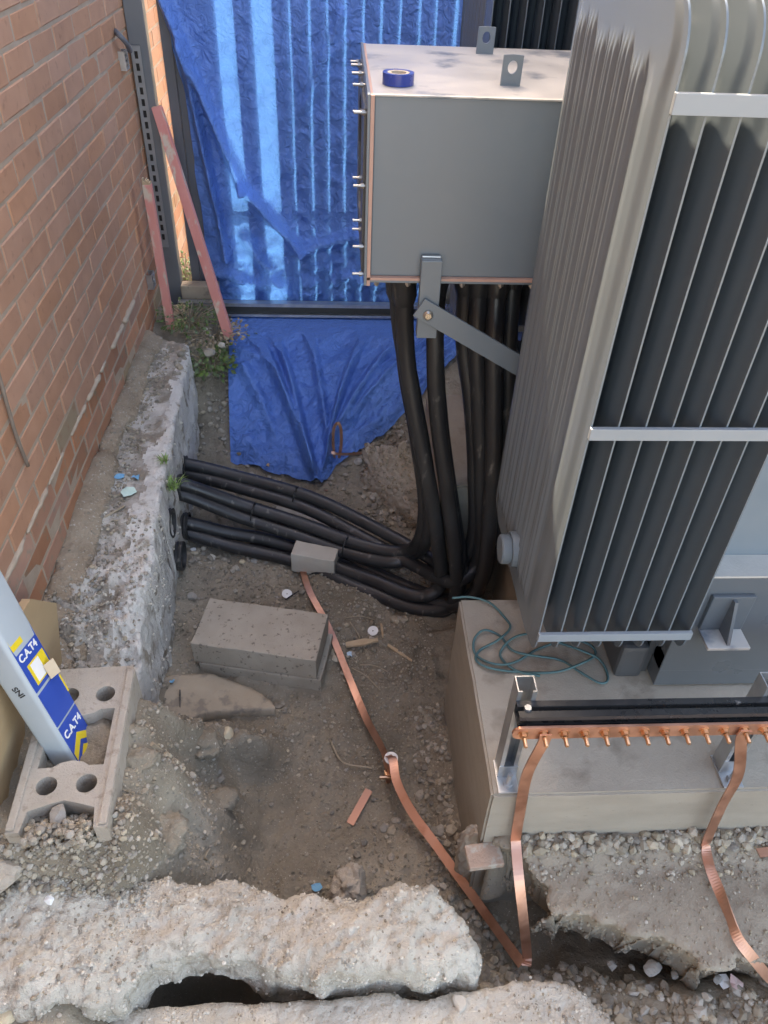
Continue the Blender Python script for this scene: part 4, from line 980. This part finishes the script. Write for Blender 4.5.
t1 = [ong(300, 560, .012), ong(309, 590, .016), ong(325, 620, .02), ong(336, 645, .024), ong(350, 680, .034), ong(367, 720, .045), onz(383, 750, -2.12), onz(388, 768, -2.135)]
ribbon_w = [np.array([.9, .4, 0])]*5+[np.array([.7, .4, .5]), np.array([.5, .3, .8]), np.array([.5, .3, .8])]
single('copper_tape', ribbon(t1, ribbon_w, .024), m_copper, 'strip of copper tape running from under the cables to the earth rod', 'copper tape', 'copper earth tapes')
rodp = onz(389, 775, -2.17); g_ = float(gh(rodp[0], rodp[1]))
rod = thing('earth_rod', (rodp[0], rodp[1], g_), 'copper earth rod with clamp and white disc standing in the trench', 'earth rod')
part('rod', MB().tube([(rodp[0], rodp[1], g_-.1), (rodp[0], rodp[1], g_+.115)], .008, 12), m_copper, rod, 'auto')
part('clamp', MB().tube([(rodp[0], rodp[1], g_+.035), (rodp[0], rodp[1], g_+.06)], .016, 8).tube([(rodp[0]-.03, rodp[1]-.012, g_+.048), (rodp[0]+.012, rodp[1]-.012, g_+.048)], .006, 8), m_brass, rod, 'auto')
part('disc', MB().tube([(rodp[0]+.004, rodp[1]+.01, g_+.116), (rodp[0]+.004, rodp[1]+.01, g_+.120)], .021, 24), m_white, rod, 'auto')
rt = np.array([rodp[0], rodp[1], g_+.126])
t2 = [rt+np.array([-.004, .016, -.004]), rt+np.array([.008, -.004, .004]), onz(397, 782, -2.09), onz(412, 812, -2.10), onz(436, 845, -2.11), onz(478, 903, -2.115), onz(508, 945, -2.11), onz(522, 964, -2.105)]
w2 = [np.array([.9, -.1, 0]), np.array([.9, -.2, 0]), np.array([.85, .1, .35]), np.array([.7, .4, .5]), np.array([.7, .5, .5]), np.array([.6, .4, .7]), np.array([.6, .4, .7]), np.array([.7, .4, .6])]
single('copper_tape', ribbon(t2, w2, .026), m_copper, 'copper tape running from the earth rod to the sharp fold in the foreground', 'copper tape', 'copper earth tapes')
xa = bxs[1]
t3 = [onz(526, 966, -2.108), onz(527, 955, -2.09), ony(524, 925, .755), ony(519, 880, .815), ony(516, 846, .882), ony(516, 836, .893), ony(520, 812, .897), ony(527, 775, .893), np.array([xa-.001, .893, zc-.02]), np.array([xa, .8945, zc+.008])]
single('copper_tape', ribbon(t3, [np.array([1.0, .25, 0])]*3+[np.array([1.0, .1, 0])]*2+[X_]*5, .025), m_copper, 'copper tape rising from the foreground fold to the left end of earth bar', 'copper tape', 'copper earth tapes')
xb = bxs[0]+11*pitch
t4 = [np.array([xb, .8945, zc+.008]), np.array([xb-.002, .893, zc-.02]), ony(738, 775, .885), ony(722, 806, .88), ony(708, 838, .875), onz(706, 848, -1.825), onz(710, 868, -1.825), onz(719, 890, -1.825), onz(729, 915, -1.82), onz(738, 938, -1.83), onz(752, 957, -1.86), onz(772, 980, -1.93), onz(800, 1000, -2.0)]
w4 = [X_]*3+[np.array([1, .1, .1])]*2+[np.array([.9, .35, 0]), np.array([.9, .35, .1]), np.array([.7, .3, .5]), np.array([.35, .2, .9]), np.array([.5, .3, .8]), np.array([.8, .4, .4]), np.array([.8, .5, .2]), np.array([.8, .5, .2])]
single('copper_tape', ribbon(t4, w4, .025), m_copper, 'twisting copper tape dropping from the earth bar over the dusty slab at right', 'copper tape', 'copper earth tapes')
pc = onz(340, 455, -2.1)
lo = [(332, 487, -2.155), (334, 470, -2.12), (334, 455, -2.06), (333, 440, -2.0), (334, 428, -1.96), (338, 423, -1.955), (341, 430, -2.0), (341, 446, -2.06), (339, 458, -2.08)]
lp_ = [ony(x, y, 2.86+.0*z) for x, y, z in lo[1:]]; lp_ = [ong(326, 491, .006)]+lp_
lt = single('copper_tape_loop', ribbon(lp_, [np.array([1.0, .1, .0])]*len(lp_), .013, .003), m_copper, 'looped and knotted copper tape standing at the edge of blue tarpaulin', 'copper tape', 'copper earth tapes')
p0 = ony(337, 452, 2.855); single('copper_offcut', ribbon([p0+np.array([-.03, -.01, .01]), p0+np.array([0, -.012, -.002]), ong(352, 454, .04), ong(366, 452, .01)], [np.array([.1, .5, .8])]*4, .012, .003), m_copper, 'thin copper strip end beside the knotted loop by the tarpaulin', 'copper')
single('copper_offcut', ribbon([ong(350, 824, .008), ong(360, 806, .010), ong(369, 790, .008)], [np.array([.9, .3, .1])]*3, .024, .003), m_dull, 'short loose copper strip on the soil below the earth rod', 'copper')
single('copper_offcut', ribbon([onz(758, 853, -1.822), onz(775, 851, -1.82), onz(790, 850, -1.82)], [np.array([0, 1.0, 0])]*3, .022, .003), m_copper, 'flat copper offcut on the dusty slab at the right edge', 'copper')

# ------------------------------------------------------------------ small loose things in the trench
def disc(px, py, tilt, lab):
    p = ong(px, py, .012); n = np.array([tilt, -.25, 1.0]); n /= np.linalg.norm(n); u = np.cross(n, (0, 1, 0)); u /= np.linalg.norm(u); v = np.cross(n, u)
    single('white_disc', holed_plate(circ(0, 0, .0195, 24), [circ(0, 0, .003, 8)], .003, p, u, v, n), m_white, lab, 'disc', 'white plastic discs')
disc(287, 594, .1, 'round white disc lying on soil above the brown block')
disc(373, 631, -.2, 'round white disc lying beside the wood chip')
def chip(p0, p1, wid, th, M_, lab, name='wood_chip', cat='wood', dz=.008):
    a, b = ong(*p0, dz), ong(*p1, dz); d = b-a; L = np.linalg.norm(d); d /= L; v = np.cross((0, 0, 1), d); v /= np.linalg.norm(v); w_ = np.cross(d, v)
    rs_ = np.random.RandomState(int(p0[0])); n = 7; vs = []
    for i in range(n+1):
        q = i/n; hw = wid/2*(.55+.45*math.sin(math.pi*min(1, q*1.15+.1)))*rs_.uniform(.8, 1.1)
        for s_, h in ((-1, -1), (1, -1), (1, 1), (-1, 1)): vs.append(a+d*L*q+v*s_*hw+w_*h*th/2)
    fs = [(3, 2, 1, 0), tuple(n*4+j for j in range(4))]+[(i*4+j, i*4+(j+1) % 4, (i+1)*4+(j+1) % 4, (i+1)*4+j) for i in range(n) for j in range(4)]
    return single(name, MB().add(vs, fs), M_, lab, cat)
chip((346, 645), (378, 640), .030, .008, m_wood, 'pale splintered wood chip beside the white disc')
chip((388, 645), (412, 661), .013, .006, m_wood, 'narrow wood sliver right of the larger wood chip')
chip((381, 624), (383, 637), .010, .006, m_wood, 'tiny upright wood splinter next to the white disc')
chip((285, 600), (300, 590), .004, .004, m_black, 'thin dark twig by the copper tape', 'twig', 'twig')
chip((152, 744), (180, 764), .012, .010, m_dry, 'dry root twig on the bank below the scanner', 'twig', 'twig')
chip((180, 690), (180, 707), .006, .006, m_black, 'small black peg sticking up by torn board', 'peg', 'peg', .02)
for a, b, l in (((207, 860), (222, 832), 'curved dry grass stem beside the damp hollow'), ((330, 740), (372, 768), 'bent dry root left of the earth rod')):
    mid = ong((a[0]+b[0])/2-8, (a[1]+b[1])/2+8, .02)
    single('dry_root', MB().tube(catmull([ong(*a, .006), mid, ong(*b, .01)], 6), .003, 6), m_dry, l, 'root', smooth=True)
for i, (a, b) in enumerate((((345, 618), (375, 620)), ((352, 668), (380, 690)), ((360, 665), (388, 672)), ((350, 622), (365, 650)))):
    single('straw', MB().tube(catmull([ong(*a, .006), ong((a[0]+b[0])/2, (a[1]+b[1])/2-3, .012), ong(*b, .007)], 4), .0018, 5), m_dry, 'dry straw lying on soil between brown block and plinth', 'straw', 'dry straws', smooth=True)
# torn sheet half buried
tb = [(138, 722), (137, 705), (150, 690), (175, 683), (215, 680), (250, 690), (272, 703), (276, 711), (245, 712), (205, 718), (184, 728), (178, 722), (160, 727)]
tz = -2.165
smb, _ = rough_slab([tuple(onz(x, y, tz)[:2]) for x, y in tb], lambda x, y: tz+.012+.03*ss(-.30, -.55, x), -2.21, res=.006, r=.006, rv=.003, amp=.006, f=6, eamp=.006, ef=18, seed=33, rings=2, side=.002)
single('torn_board', smb, m_board, 'torn brown fibreboard half buried in front of the concrete blocks', 'board', smooth=True)
# scraps
def scrap(p, r, M_, lab, seed, dz=.006, cat='litter', name='scrap'):
    c = ong(*p, dz) if len(p) == 2 else onz(*p); rs_ = np.random.RandomState(seed); n = 7; vs = [c+np.array([0, 0, .006])]
    for k in range(n): a_ = 6.283*k/n; q = r*rs_.uniform(.5, 1.1); vs.append(c+np.array([q*math.cos(a_), q*math.sin(a_), rs_.uniform(0, .012)]))
    up_ = vs; dn = [v-np.array([0, 0, .0012]) for v in vs]; N = n+1
    fs = [(0, 1+k, 1+(k+1) % n) for k in range(n)]+[(N, N+1+(k+1) % n, N+1+k) for k in range(n)]+[(1+k, N+1+k, N+1+(k+1) % n, 1+(k+1) % n) for k in range(n)]
    single(name, MB().add(up_+dn, fs), M_, lab, cat)
scrap((735, 985), .022, m_pink, 'crumpled pink and white wrapper in the trench at lower right', 3, .02)
scrap((722, 982), .018, m_white, 'white scrap beside the pink wrapper at lower right', 4, .02)
scrap((350, 655), .014, mat('pale_blue_scrap', (.4, .55, .66), (.5, .62, .7), 20, .5), 'pale blue plastic scrap under the wood chip', 5)
scrap((316, 888), .018, m_blue, 'torn blue plastic scrap behind the foreground concrete', 6)
scrap((172, 682), .010, m_blue, 'tiny blue scrap above the torn board', 8)
scrap((268, 466, -2.10), .012, m_wood, 'small dry leaf lying on the blue tarpaulin', 7, name='dry_leaf', cat='leaf')
for (px, py, r, s_) in ((120, 477, .022, 1), (136, 478, .018, 2), (112, 410, .014, 3)):
    c = onz(px, py, -1.69); z = fhf(c[0], c[1]); z = -1.70 if z is None else z
    scrap((px, py, z+.004), r, m_blue, ('blue painted chip on the footing ledge', 'pale blue paint flake beside the bigger blue chip', 'blue flake at the foot of the bricks')[s_-1], 40+s_)
scrap((128, 492, -1.695), .03, mat('mint_paint', (.5, .68, .58), (.6, .74, .66), 60, .9), 'splash of mint green paint on the footing ledge', 44)

# cord coil on the plinth
cp = [(452, 598), (470, 597), (490, 603), (505, 618), (510, 628), (498, 640), (480, 650), (476, 660), (490, 668), (520, 672), (555, 672), (580, 664), (595, 655), (590, 645), (570, 640), (540, 648), (515, 662), (495, 664), (476, 655), (474, 640), (484, 630), (500, 636), (512, 650), (530, 655), (560, 660), (580, 672), (600, 683), (608, 678), (600, 660), (580, 650), (550, 640), (528, 634), (510, 640), (500, 655), (515, 670), (540, 676)]
single('teal_cord', MB().tube(catmull([onz(x, y, PADZ+.004+.0045*(i % 3)) for i, (x, y) in enumerate(cp)], 6), .0034, 7), m_cord, 'tangled teal cord coiled on the plinth under the radiator', 'cord', smooth=True)

# ------------------------------------------------------------------ vegetation
def leaf_plant(name, c, n, spread, h, ls, M_, lab, cat, seed, grass=False, stems=True):
    rs_ = np.random.RandomState(seed); c = np.array(c, float); t = thing(name, c, lab, cat); fo = MB(); stm = MB()
    for k in range(n):
        a_ = rs_.uniform(0, 6.283); rr = spread*math.sqrt(rs_.rand()); z = h*rs_.uniform(.15, 1)
        if grass:
            b = c+np.array([rs_.uniform(-.3, .3)*spread, rs_.uniform(-.3, .3)*spread, 0]); tip = b+np.array([rr*math.cos(a_), rr*math.sin(a_), z]); m_ = (b+tip)/2+np.array([0, 0, h*.25])
            s_ = np.array([-math.sin(a_), math.cos(a_), 0])*.0022
            fo.add([b-s_, b+s_, m_+s_*.8, m_-s_*.8, tip], [(0, 1, 2, 3), (3, 2, 4)]); continue
        p = c+np.array([rr*math.cos(a_), rr*math.sin(a_), z])
        if stems and k % 4 == 0: stm.tube([c+np.array([rr*.15*math.cos(a_), rr*.15*math.sin(a_), -.01]), (c+p)/2+np.array([0, 0, z*.2]), p], .0016, 5)
        nrm = np.array([rs_.normal()*.6, rs_.normal()*.6-.2, 1.0]); nrm /= np.linalg.norm(nrm); d = np.array([math.cos(a_), math.sin(a_), rs_.normal()*.4]); d -= nrm*(d@nrm); d /= np.linalg.norm(d); s_ = np.cross(nrm, d); q = ls*rs_.uniform(.55, 1.2)
        fo.add([p, p+d*q*.45+s_*q*.34, p+d*q-nrm*q*.15, p+d*q*.45-s_*q*.34, p+d*q*.5+nrm*q*.08], [(0, 1, 4), (1, 2, 4), (2, 3, 4), (3, 0, 4)])
    part('leaves', fo, M_, t)
    if stm.v: part('stems', stm, m_dry, t)
def gp(px, py, z):
    for z_ in np.arange(-1.55, -2.3, -.006):
        p = onz(px, py, z_); q = fhf(p[0], p[1])
        if z_ <= max(float(gh(p[0], p[1])), q if q is not None else -9): break
    return p
leaf_plant('weed_clump', np.array([-.79, 3.93, -1.86]), 320, .09, .26, .022, m_leaf2, 'bright green weed growing behind the rail by the steel post', 'weed', 1)
leaf_plant('ivy_clump', gp(212, 372, -1.93), 260, .11, .12, .03, m_leaf, 'dark green ivy on the bank beside the blue tarpaulin', 'plant', 2)
leaf_plant('ivy_sprig', gp(247, 338, -1.83), 16, .045, .05, .03, m_leaf, 'ivy sprig lying over the corner of blue tarpaulin', 'plant', 3)
leaf_plant('weed_clump', gp(190, 325, -1.80), 320, .14, .08, .022, m_leaf, 'low weeds between the feet of the two red battens', 'weed', 4)
leaf_plant('dead_brush', gp(215, 338, -1.82), 300, .15, .06, .022, m_dry, 'dead dry leaves on the bank below the long red batten', 'dry leaves', 14)
leaf_plant('grass_tuft', gp(164, 462, -1.71), 26, .035, .035, .02, m_leaf2, 'small grass tuft on the edge of the old footing', 'grass tuft', 5, True)
leaf_plant('grass_tuft', onx(174, 488, -.60), 50, .06, .05, .02, m_leaf2, 'grass tuft hanging beside the black duct ends', 'grass tuft', 6, True)
leaf_plant('weed_sprig', gp(72, 542, -1.69), 12, .04, .03, .028, m_leaf, 'small leafy weed at the foot of the bricks on footing', 'weed', 7)
leaf_plant('fallen_leaf', ong(166, 808, .004), 3, .03, .012, .045, m_leaf2, 'fresh green leaf lying on soil below the hollow block', 'leaf', 8, stems=False)
c_ = [onz(66, 486, -1.62), onz(72, 505, -1.68), onz(80, 524, -1.705)]
single('dry_twig', MB().tube(c_, .004, 6), m_dry, 'dry brown twig leaning against the lower bricks', 'twig', smooth=True)
c_ = [onz(90, 526, -1.705), onz(105, 517, -1.70), onz(124, 506, -1.69)]
single('rusty_stick', MB().tube(c_, .004, 6), m_dry, 'thin rusty stick lying across the old footing', 'stick', smooth=True)

# ------------------------------------------------------------------ stones and gravel
def surf(x, y):
    h = float(gh(x, y))
    for fn in (fhf, ghf, lhf, ehf):
        q = fn(x, y)
        if q is not None and q > h: h = q
    return h
BLK = [(-.49, -.03, 1.62, 1.90), (-.73, -.51, .86, 1.30), (PX-.01, 2.6, .91, 3.0)]
def blocked(x, y): return any(a < x < b and c < y < d for a, b, c, d in BLK) or x < WX+.01
_ico = None
def pebbles(name, spots, M_, lab, seed, cat=None):
    rs_ = np.random.RandomState(seed)
    bm = bmesh.new(); bmesh.ops.create_icosphere(bm, subdivisions=1, radius=1); bv = np.array([v.co for v in bm.verts]); bf = np.array([[v.index for v in f.verts] for f in bm.faces]); bm.free()
    vs = []; fs = []
    for i, (x, y, z, r) in enumerate(spots):
        q = bv.copy()
        for _ in range(3):
            nrm = rs_.normal(size=3); nrm /= np.linalg.norm(nrm); dd = q@nrm; q = q-np.maximum(dd-rs_.uniform(.4, .8), 0)[:, None]*nrm
        q = q*(r*rs_.uniform(.65, 1.25, 3))*np.array([1, 1, .8])
        a_ = rs_.uniform(0, 6.28); q = np.stack([q[:, 0]*math.cos(a_)-q[:, 1]*math.sin(a_), q[:, 0]*math.sin(a_)+q[:, 1]*math.cos(a_), q[:, 2]], 1)
        vs.append(q+np.array([x, y, z])); fs.append(bf+len(bv)*i)
    mb = MB(); mb.v = np.concatenate(vs).tolist(); mb.f = np.concatenate(fs).tolist()
    o = single(name, mb, M_, lab, cat, kind='stuff'); return o
rs = np.random.RandomState(21); spots = []
def scatter(n, x0, x1, y0, y1, r0, r1, pw=2.2, sink=.25, clump=.0, seed=0, fn=None, into=None):
    out_l = spots if into is None else into; k = 0
    xx, yy = rs.uniform(x0, x1, n*6), rs.uniform(y0, y1, n*6); gz = gh(xx, yy); cl = fbm(xx, yy, 0, 5, 2, 200+seed) if clump else None
    for i in range(n*6):
        if k >= n: break
        x, y = xx[i], yy[i]
        if blocked(x, y) or (clump and cl[i] < clump) or (fn and rs.rand() > fn(x, y)): continue
        h = gz[i]
        for q in (fhf(x, y), ghf(x, y), lhf(x, y), ehf(x, y)):
            if q is not None and q > h: h = q
        r = r0+(r1-r0)*rs.rand()**pw; out_l.append((x, y, h+r*(.6-sink), r)); k += 1
def on_mesh(mb, n, r0, r1, pw, filt=None):
    V = np.array(mb.v); F = np.array([f[:4] if len(f) >= 4 else (*f, f[-1]) for f in mb.f]); A, B, D = V[F[:, 0]], V[F[:, 1]], V[F[:, 3]]
    ar = np.linalg.norm(np.cross(B-A, D-A), axis=1)
    if filt is not None: ar = ar*filt((A+B+D)/3)
    ii = rs.choice(len(F), n, p=ar/ar.sum()); u, v = rs.rand(n, 1), rs.rand(n, 1)
    p = A[ii]+(B[ii]-A[ii])*u+(D[ii]-A[ii])*v; r = r0+(r1-r0)*rs.rand(n)**pw
    return [(*q, rr) for q, rr in zip(p, r)]
hollow = lambda x, y: .12+.88*min(1.0, (((x+.12)/.32)**2+((y-1.15)/.26)**2))
inpit = lambda x, y: hollow(x, y) if ghf(x, y) is None and fhf(x, y) is None and ehf(x, y) is None else 0.0
notch = lambda x, y: 1.0 if ehf(x, y) is None and lhf(x, y) is None and ghf(x, y) is None else 0.0
scatter(3800, -.60, .36, .78, 2.3, .0018, .009, 3.4, fn=inpit)
scatter(420, -.60, .36, .9, 2.3, .005, .018, 3.6, clump=.05, fn=inpit)
scatter(700, -.62, .40, 2.2, 2.85, .003, .018, 2.8, fn=inpit)
scatter(500, .12, .36, 2.45, 3.1, .004, .02, 2.2)
scatter(1500, .30, 1.35, .48, .92, .002, .018, 2.6, fn=notch)
scatter(700, .45, 1.45, .868, .908, .003, .018, 2.4)
scatter(350, .45, 1.45, .80, .88, .002, .010, 3)
scatter(300, .45, 1.45, .60, .88, .0015, .005, 3)
scatter(550, -.52, -.18, .84, 1.3, .002, .009, 3.0, fn=lambda x, y: notch(x, y)*float(ss(-.2, -.42, x))*float(ss(1.28, 1.0, y)))
scatter(350, -.86, -.42, .55, .95, .002, .009, 3.2)
scatter(900, -.76, -.44, .78, .88, .002, .011, 2.6)
scatter(700, -.60, .30, .62, .85, .0015, .005, 3)
scatter(500, -.50, .62, .45, .62, .0015, .005, 3)
scatter(1600, -.86, -.72, 1.2, 3.15, .0015, .011, 2.8)
scatter(500, -.75, -.60, 1.2, 2.0, .002, .010, 2.6)
scatter(350, -.70, -.42, 2.9, 3.4, .004, .02, 2.4)
scatter(350, .25, .36, .95, 1.55, .003, .016, 2.2)
pebbles('gravel', spots, m_stone, 'loose gravel and crumbs of rubble scattered over the soil', 5)
fgf = lambda c: np.where(c[:, 1] > .5, 1.0, 0)*(.25+ss(-.2, .3, fbm(c[:, 0], c[:, 1], c[:, 2], 9, 3, 401)))
cr = on_mesh(gmb, 6000, .0012, .006, 3.0, fgf)+on_mesh(lmb, 1200, .0015, .006, 2.6, fgf)
cr += on_mesh(fmb, 2200, .0015, .008, 3.0, lambda c: np.where(c[:, 1] < 2.05, 1.0, .25)*np.where(c[:, 0] > -.80, 1.0, .2)*(.1+ss(-.1, .3, fbm(c[:, 0], c[:, 1], c[:, 2], 8, 3, 402))))
pebbles('concrete_crumbs', cr, m_crumb_pale, 'pale crumbs and aggregate on the broken concrete surfaces', 15)
cs = []
scatter(6500, -.60, .36, .78, 2.4, .0015, .007, 2.6, into=cs, fn=lambda x, y: inpit(x, y)*.6+.4 if ghf(x, y) is None and fhf(x, y) is None else 0)
scatter(1200, .40, 1.4, .55, .90, .0015, .006, 3, into=cs)
scatter(900, -.86, -.74, 1.2, 3.15, .002, .009, 2.4, into=cs)
cs += on_mesh(emb, 1500, .002, .010, 2.4, lambda c: np.where((c[:, 2] < -1.862) & (c[:, 0] < 1.3), 1.0, .02))
cs += on_mesh(clump_mb, 2200, .002, .012, 2.6)+on_mesh(sbm, 1300, .0015, .008, 2.6)
pebbles('soil_crumbs', cs, m_crumb_soil, 'brown crumbs of dry soil over the trench floor', 16)
# gravel filling the near cell of the hollow block
spots2 = []
for k in range(520):
    a, b = rs.uniform(-.07, .07), rs.uniform(-.245, -.165); p = loc(a, b, 0); r = rs.uniform(.004, .012)
    spots2.append((p[0], p[1], -1.685+.05*rs.rand()*ss(-.16, -.22, b)+.02*rs.rand(), r))
pebbles('gravel', spots2, m_stone, 'gravel spilling out of the near end of the hollow block', 6)
0 and single('gravel_heap', rock_mb(loc(0, -.24, -1.79), (.11, .075, .10), 77, 4, .35, 2.0), m_clay, 'heap of gritty soil at the near end of hollow block', 'soil heap', smooth=True)

def stone(px, py, r, lab, seed, M_=None, grp='larger loose stones', z=None, f=(1, .8, .6)):
    if z is None:
        z_ = -2.1
        for _ in range(8): p = onz(px, py, z_); z_ = surf(p[0], p[1])+r*.2
    else: z_ = z
    p = onz(px, py, z_)
    single('loose_stone', rock_mb(p, (r*f[0], r*f[1], r*f[2]), seed, 3, .3, 1.4, facet=6), M_ or m_stone1, lab, 'stone', grp, smooth=False)
stone(8, 1008, .038, 'yellowish stone in the bottom left corner', 1, m_yst)
stone(228, 734, .026, 'small tan stone below the torn board', 2, m_yst)
stone(233, 704, .022, 'tan stone sitting on the torn board', 3, m_yst)
stone(212, 557, .020, 'pale stone under the cables near the duct ends', 4, m_block2)
stone(193, 551, .018, 'white chip of stone next to the lowest duct end', 5, m_white)
stone(254, 561, .017, 'grey pebble below the lowest cable pair', 6)
stone(242, 562, .014, 'tan pebble left of the grey pebble under the cables', 7, m_yst)
stone(192, 597, .022, 'rounded stone on soil left of the brown block', 8)
stone(384, 828, .016, 'pale pebble right of the loose copper strip', 9)
stone(345, 672, .02, 'dark stone between brown block and copper tape', 10, m_block)
stone(430, 724, .015, 'pale pebble right of the earth rod', 11)
stone(0, 870, .06, 'dark rounded boulder at the left edge below hollow block', 12, m_clay)
stone(58, 815, .026, 'round stone on the gravel inside the hollow block end', 13, z=-1.64)
stone(49, 900, .013, 'small white pebble on the foreground concrete', 14, m_white)
stone(660, 945, .032, 'angular stone lodged under the undercut slab', 15)
stone(652, 968, .024, 'flat grey stone in the trench below undercut slab', 16)
stone(692, 845, .020, 'pale stone against plinth front left of the twisting tape', 17, m_block2)
stone(735, 837, .028, 'pale stone against plinth front near the right edge', 18, m_block2)
stone(674, 848, .018, 'grey stone against the plinth front right of centre', 19)
stone(612, 850, .016, 'grey stone against the middle of plinth front', 20)
stone(460, 1002, .02, 'pale flat stone near the foreground slab edge', 21, m_block2)
stone(515, 975, .014, 'small stone by the fold of the copper tapes', 22)
stone(275, 905, .02, 'grey stone on soil behind the foreground concrete', 23)
stone(480, 815, .03, 'brown clod left of the plinth corner', 24, m_clay)
stone(395, 820, .014, 'brown pebble beside the copper tape', 25, m_block)
stone(210, 352, .03, 'grey stone among ivy on the bank by tarpaulin', 26)
stone(222, 345, .022, 'flat pale stone on bank under the long red batten', 27, m_block2)
stone(440, 830, .02, 'stone under the copper tape between rod and plinth', 28)
stone(420, 795, .02, 'buried stone right of the copper tape', 29, m_block)
stone(345, 465, .018, 'grey pebble at the edge of tarpaulin beside copper loop', 30)
stone(358, 462, .024, 'pale pebble right of the knotted copper loop', 31)
for i in range(30):
    px, py = ((random.uniform(505, 768), random.uniform(838, 862)) if i < 14 else (random.uniform(560, 768), random.uniform(965, 1015)))
    stone(px, py, random.uniform(.008, .016), 'angular grey rubble stone along the foot of the plinth front' if i < 14 else 'angular grey rubble stone in the trench at lower right', 100+i, None, 'rubble by the plinth' if i < 14 else 'rubble in the lower right trench')
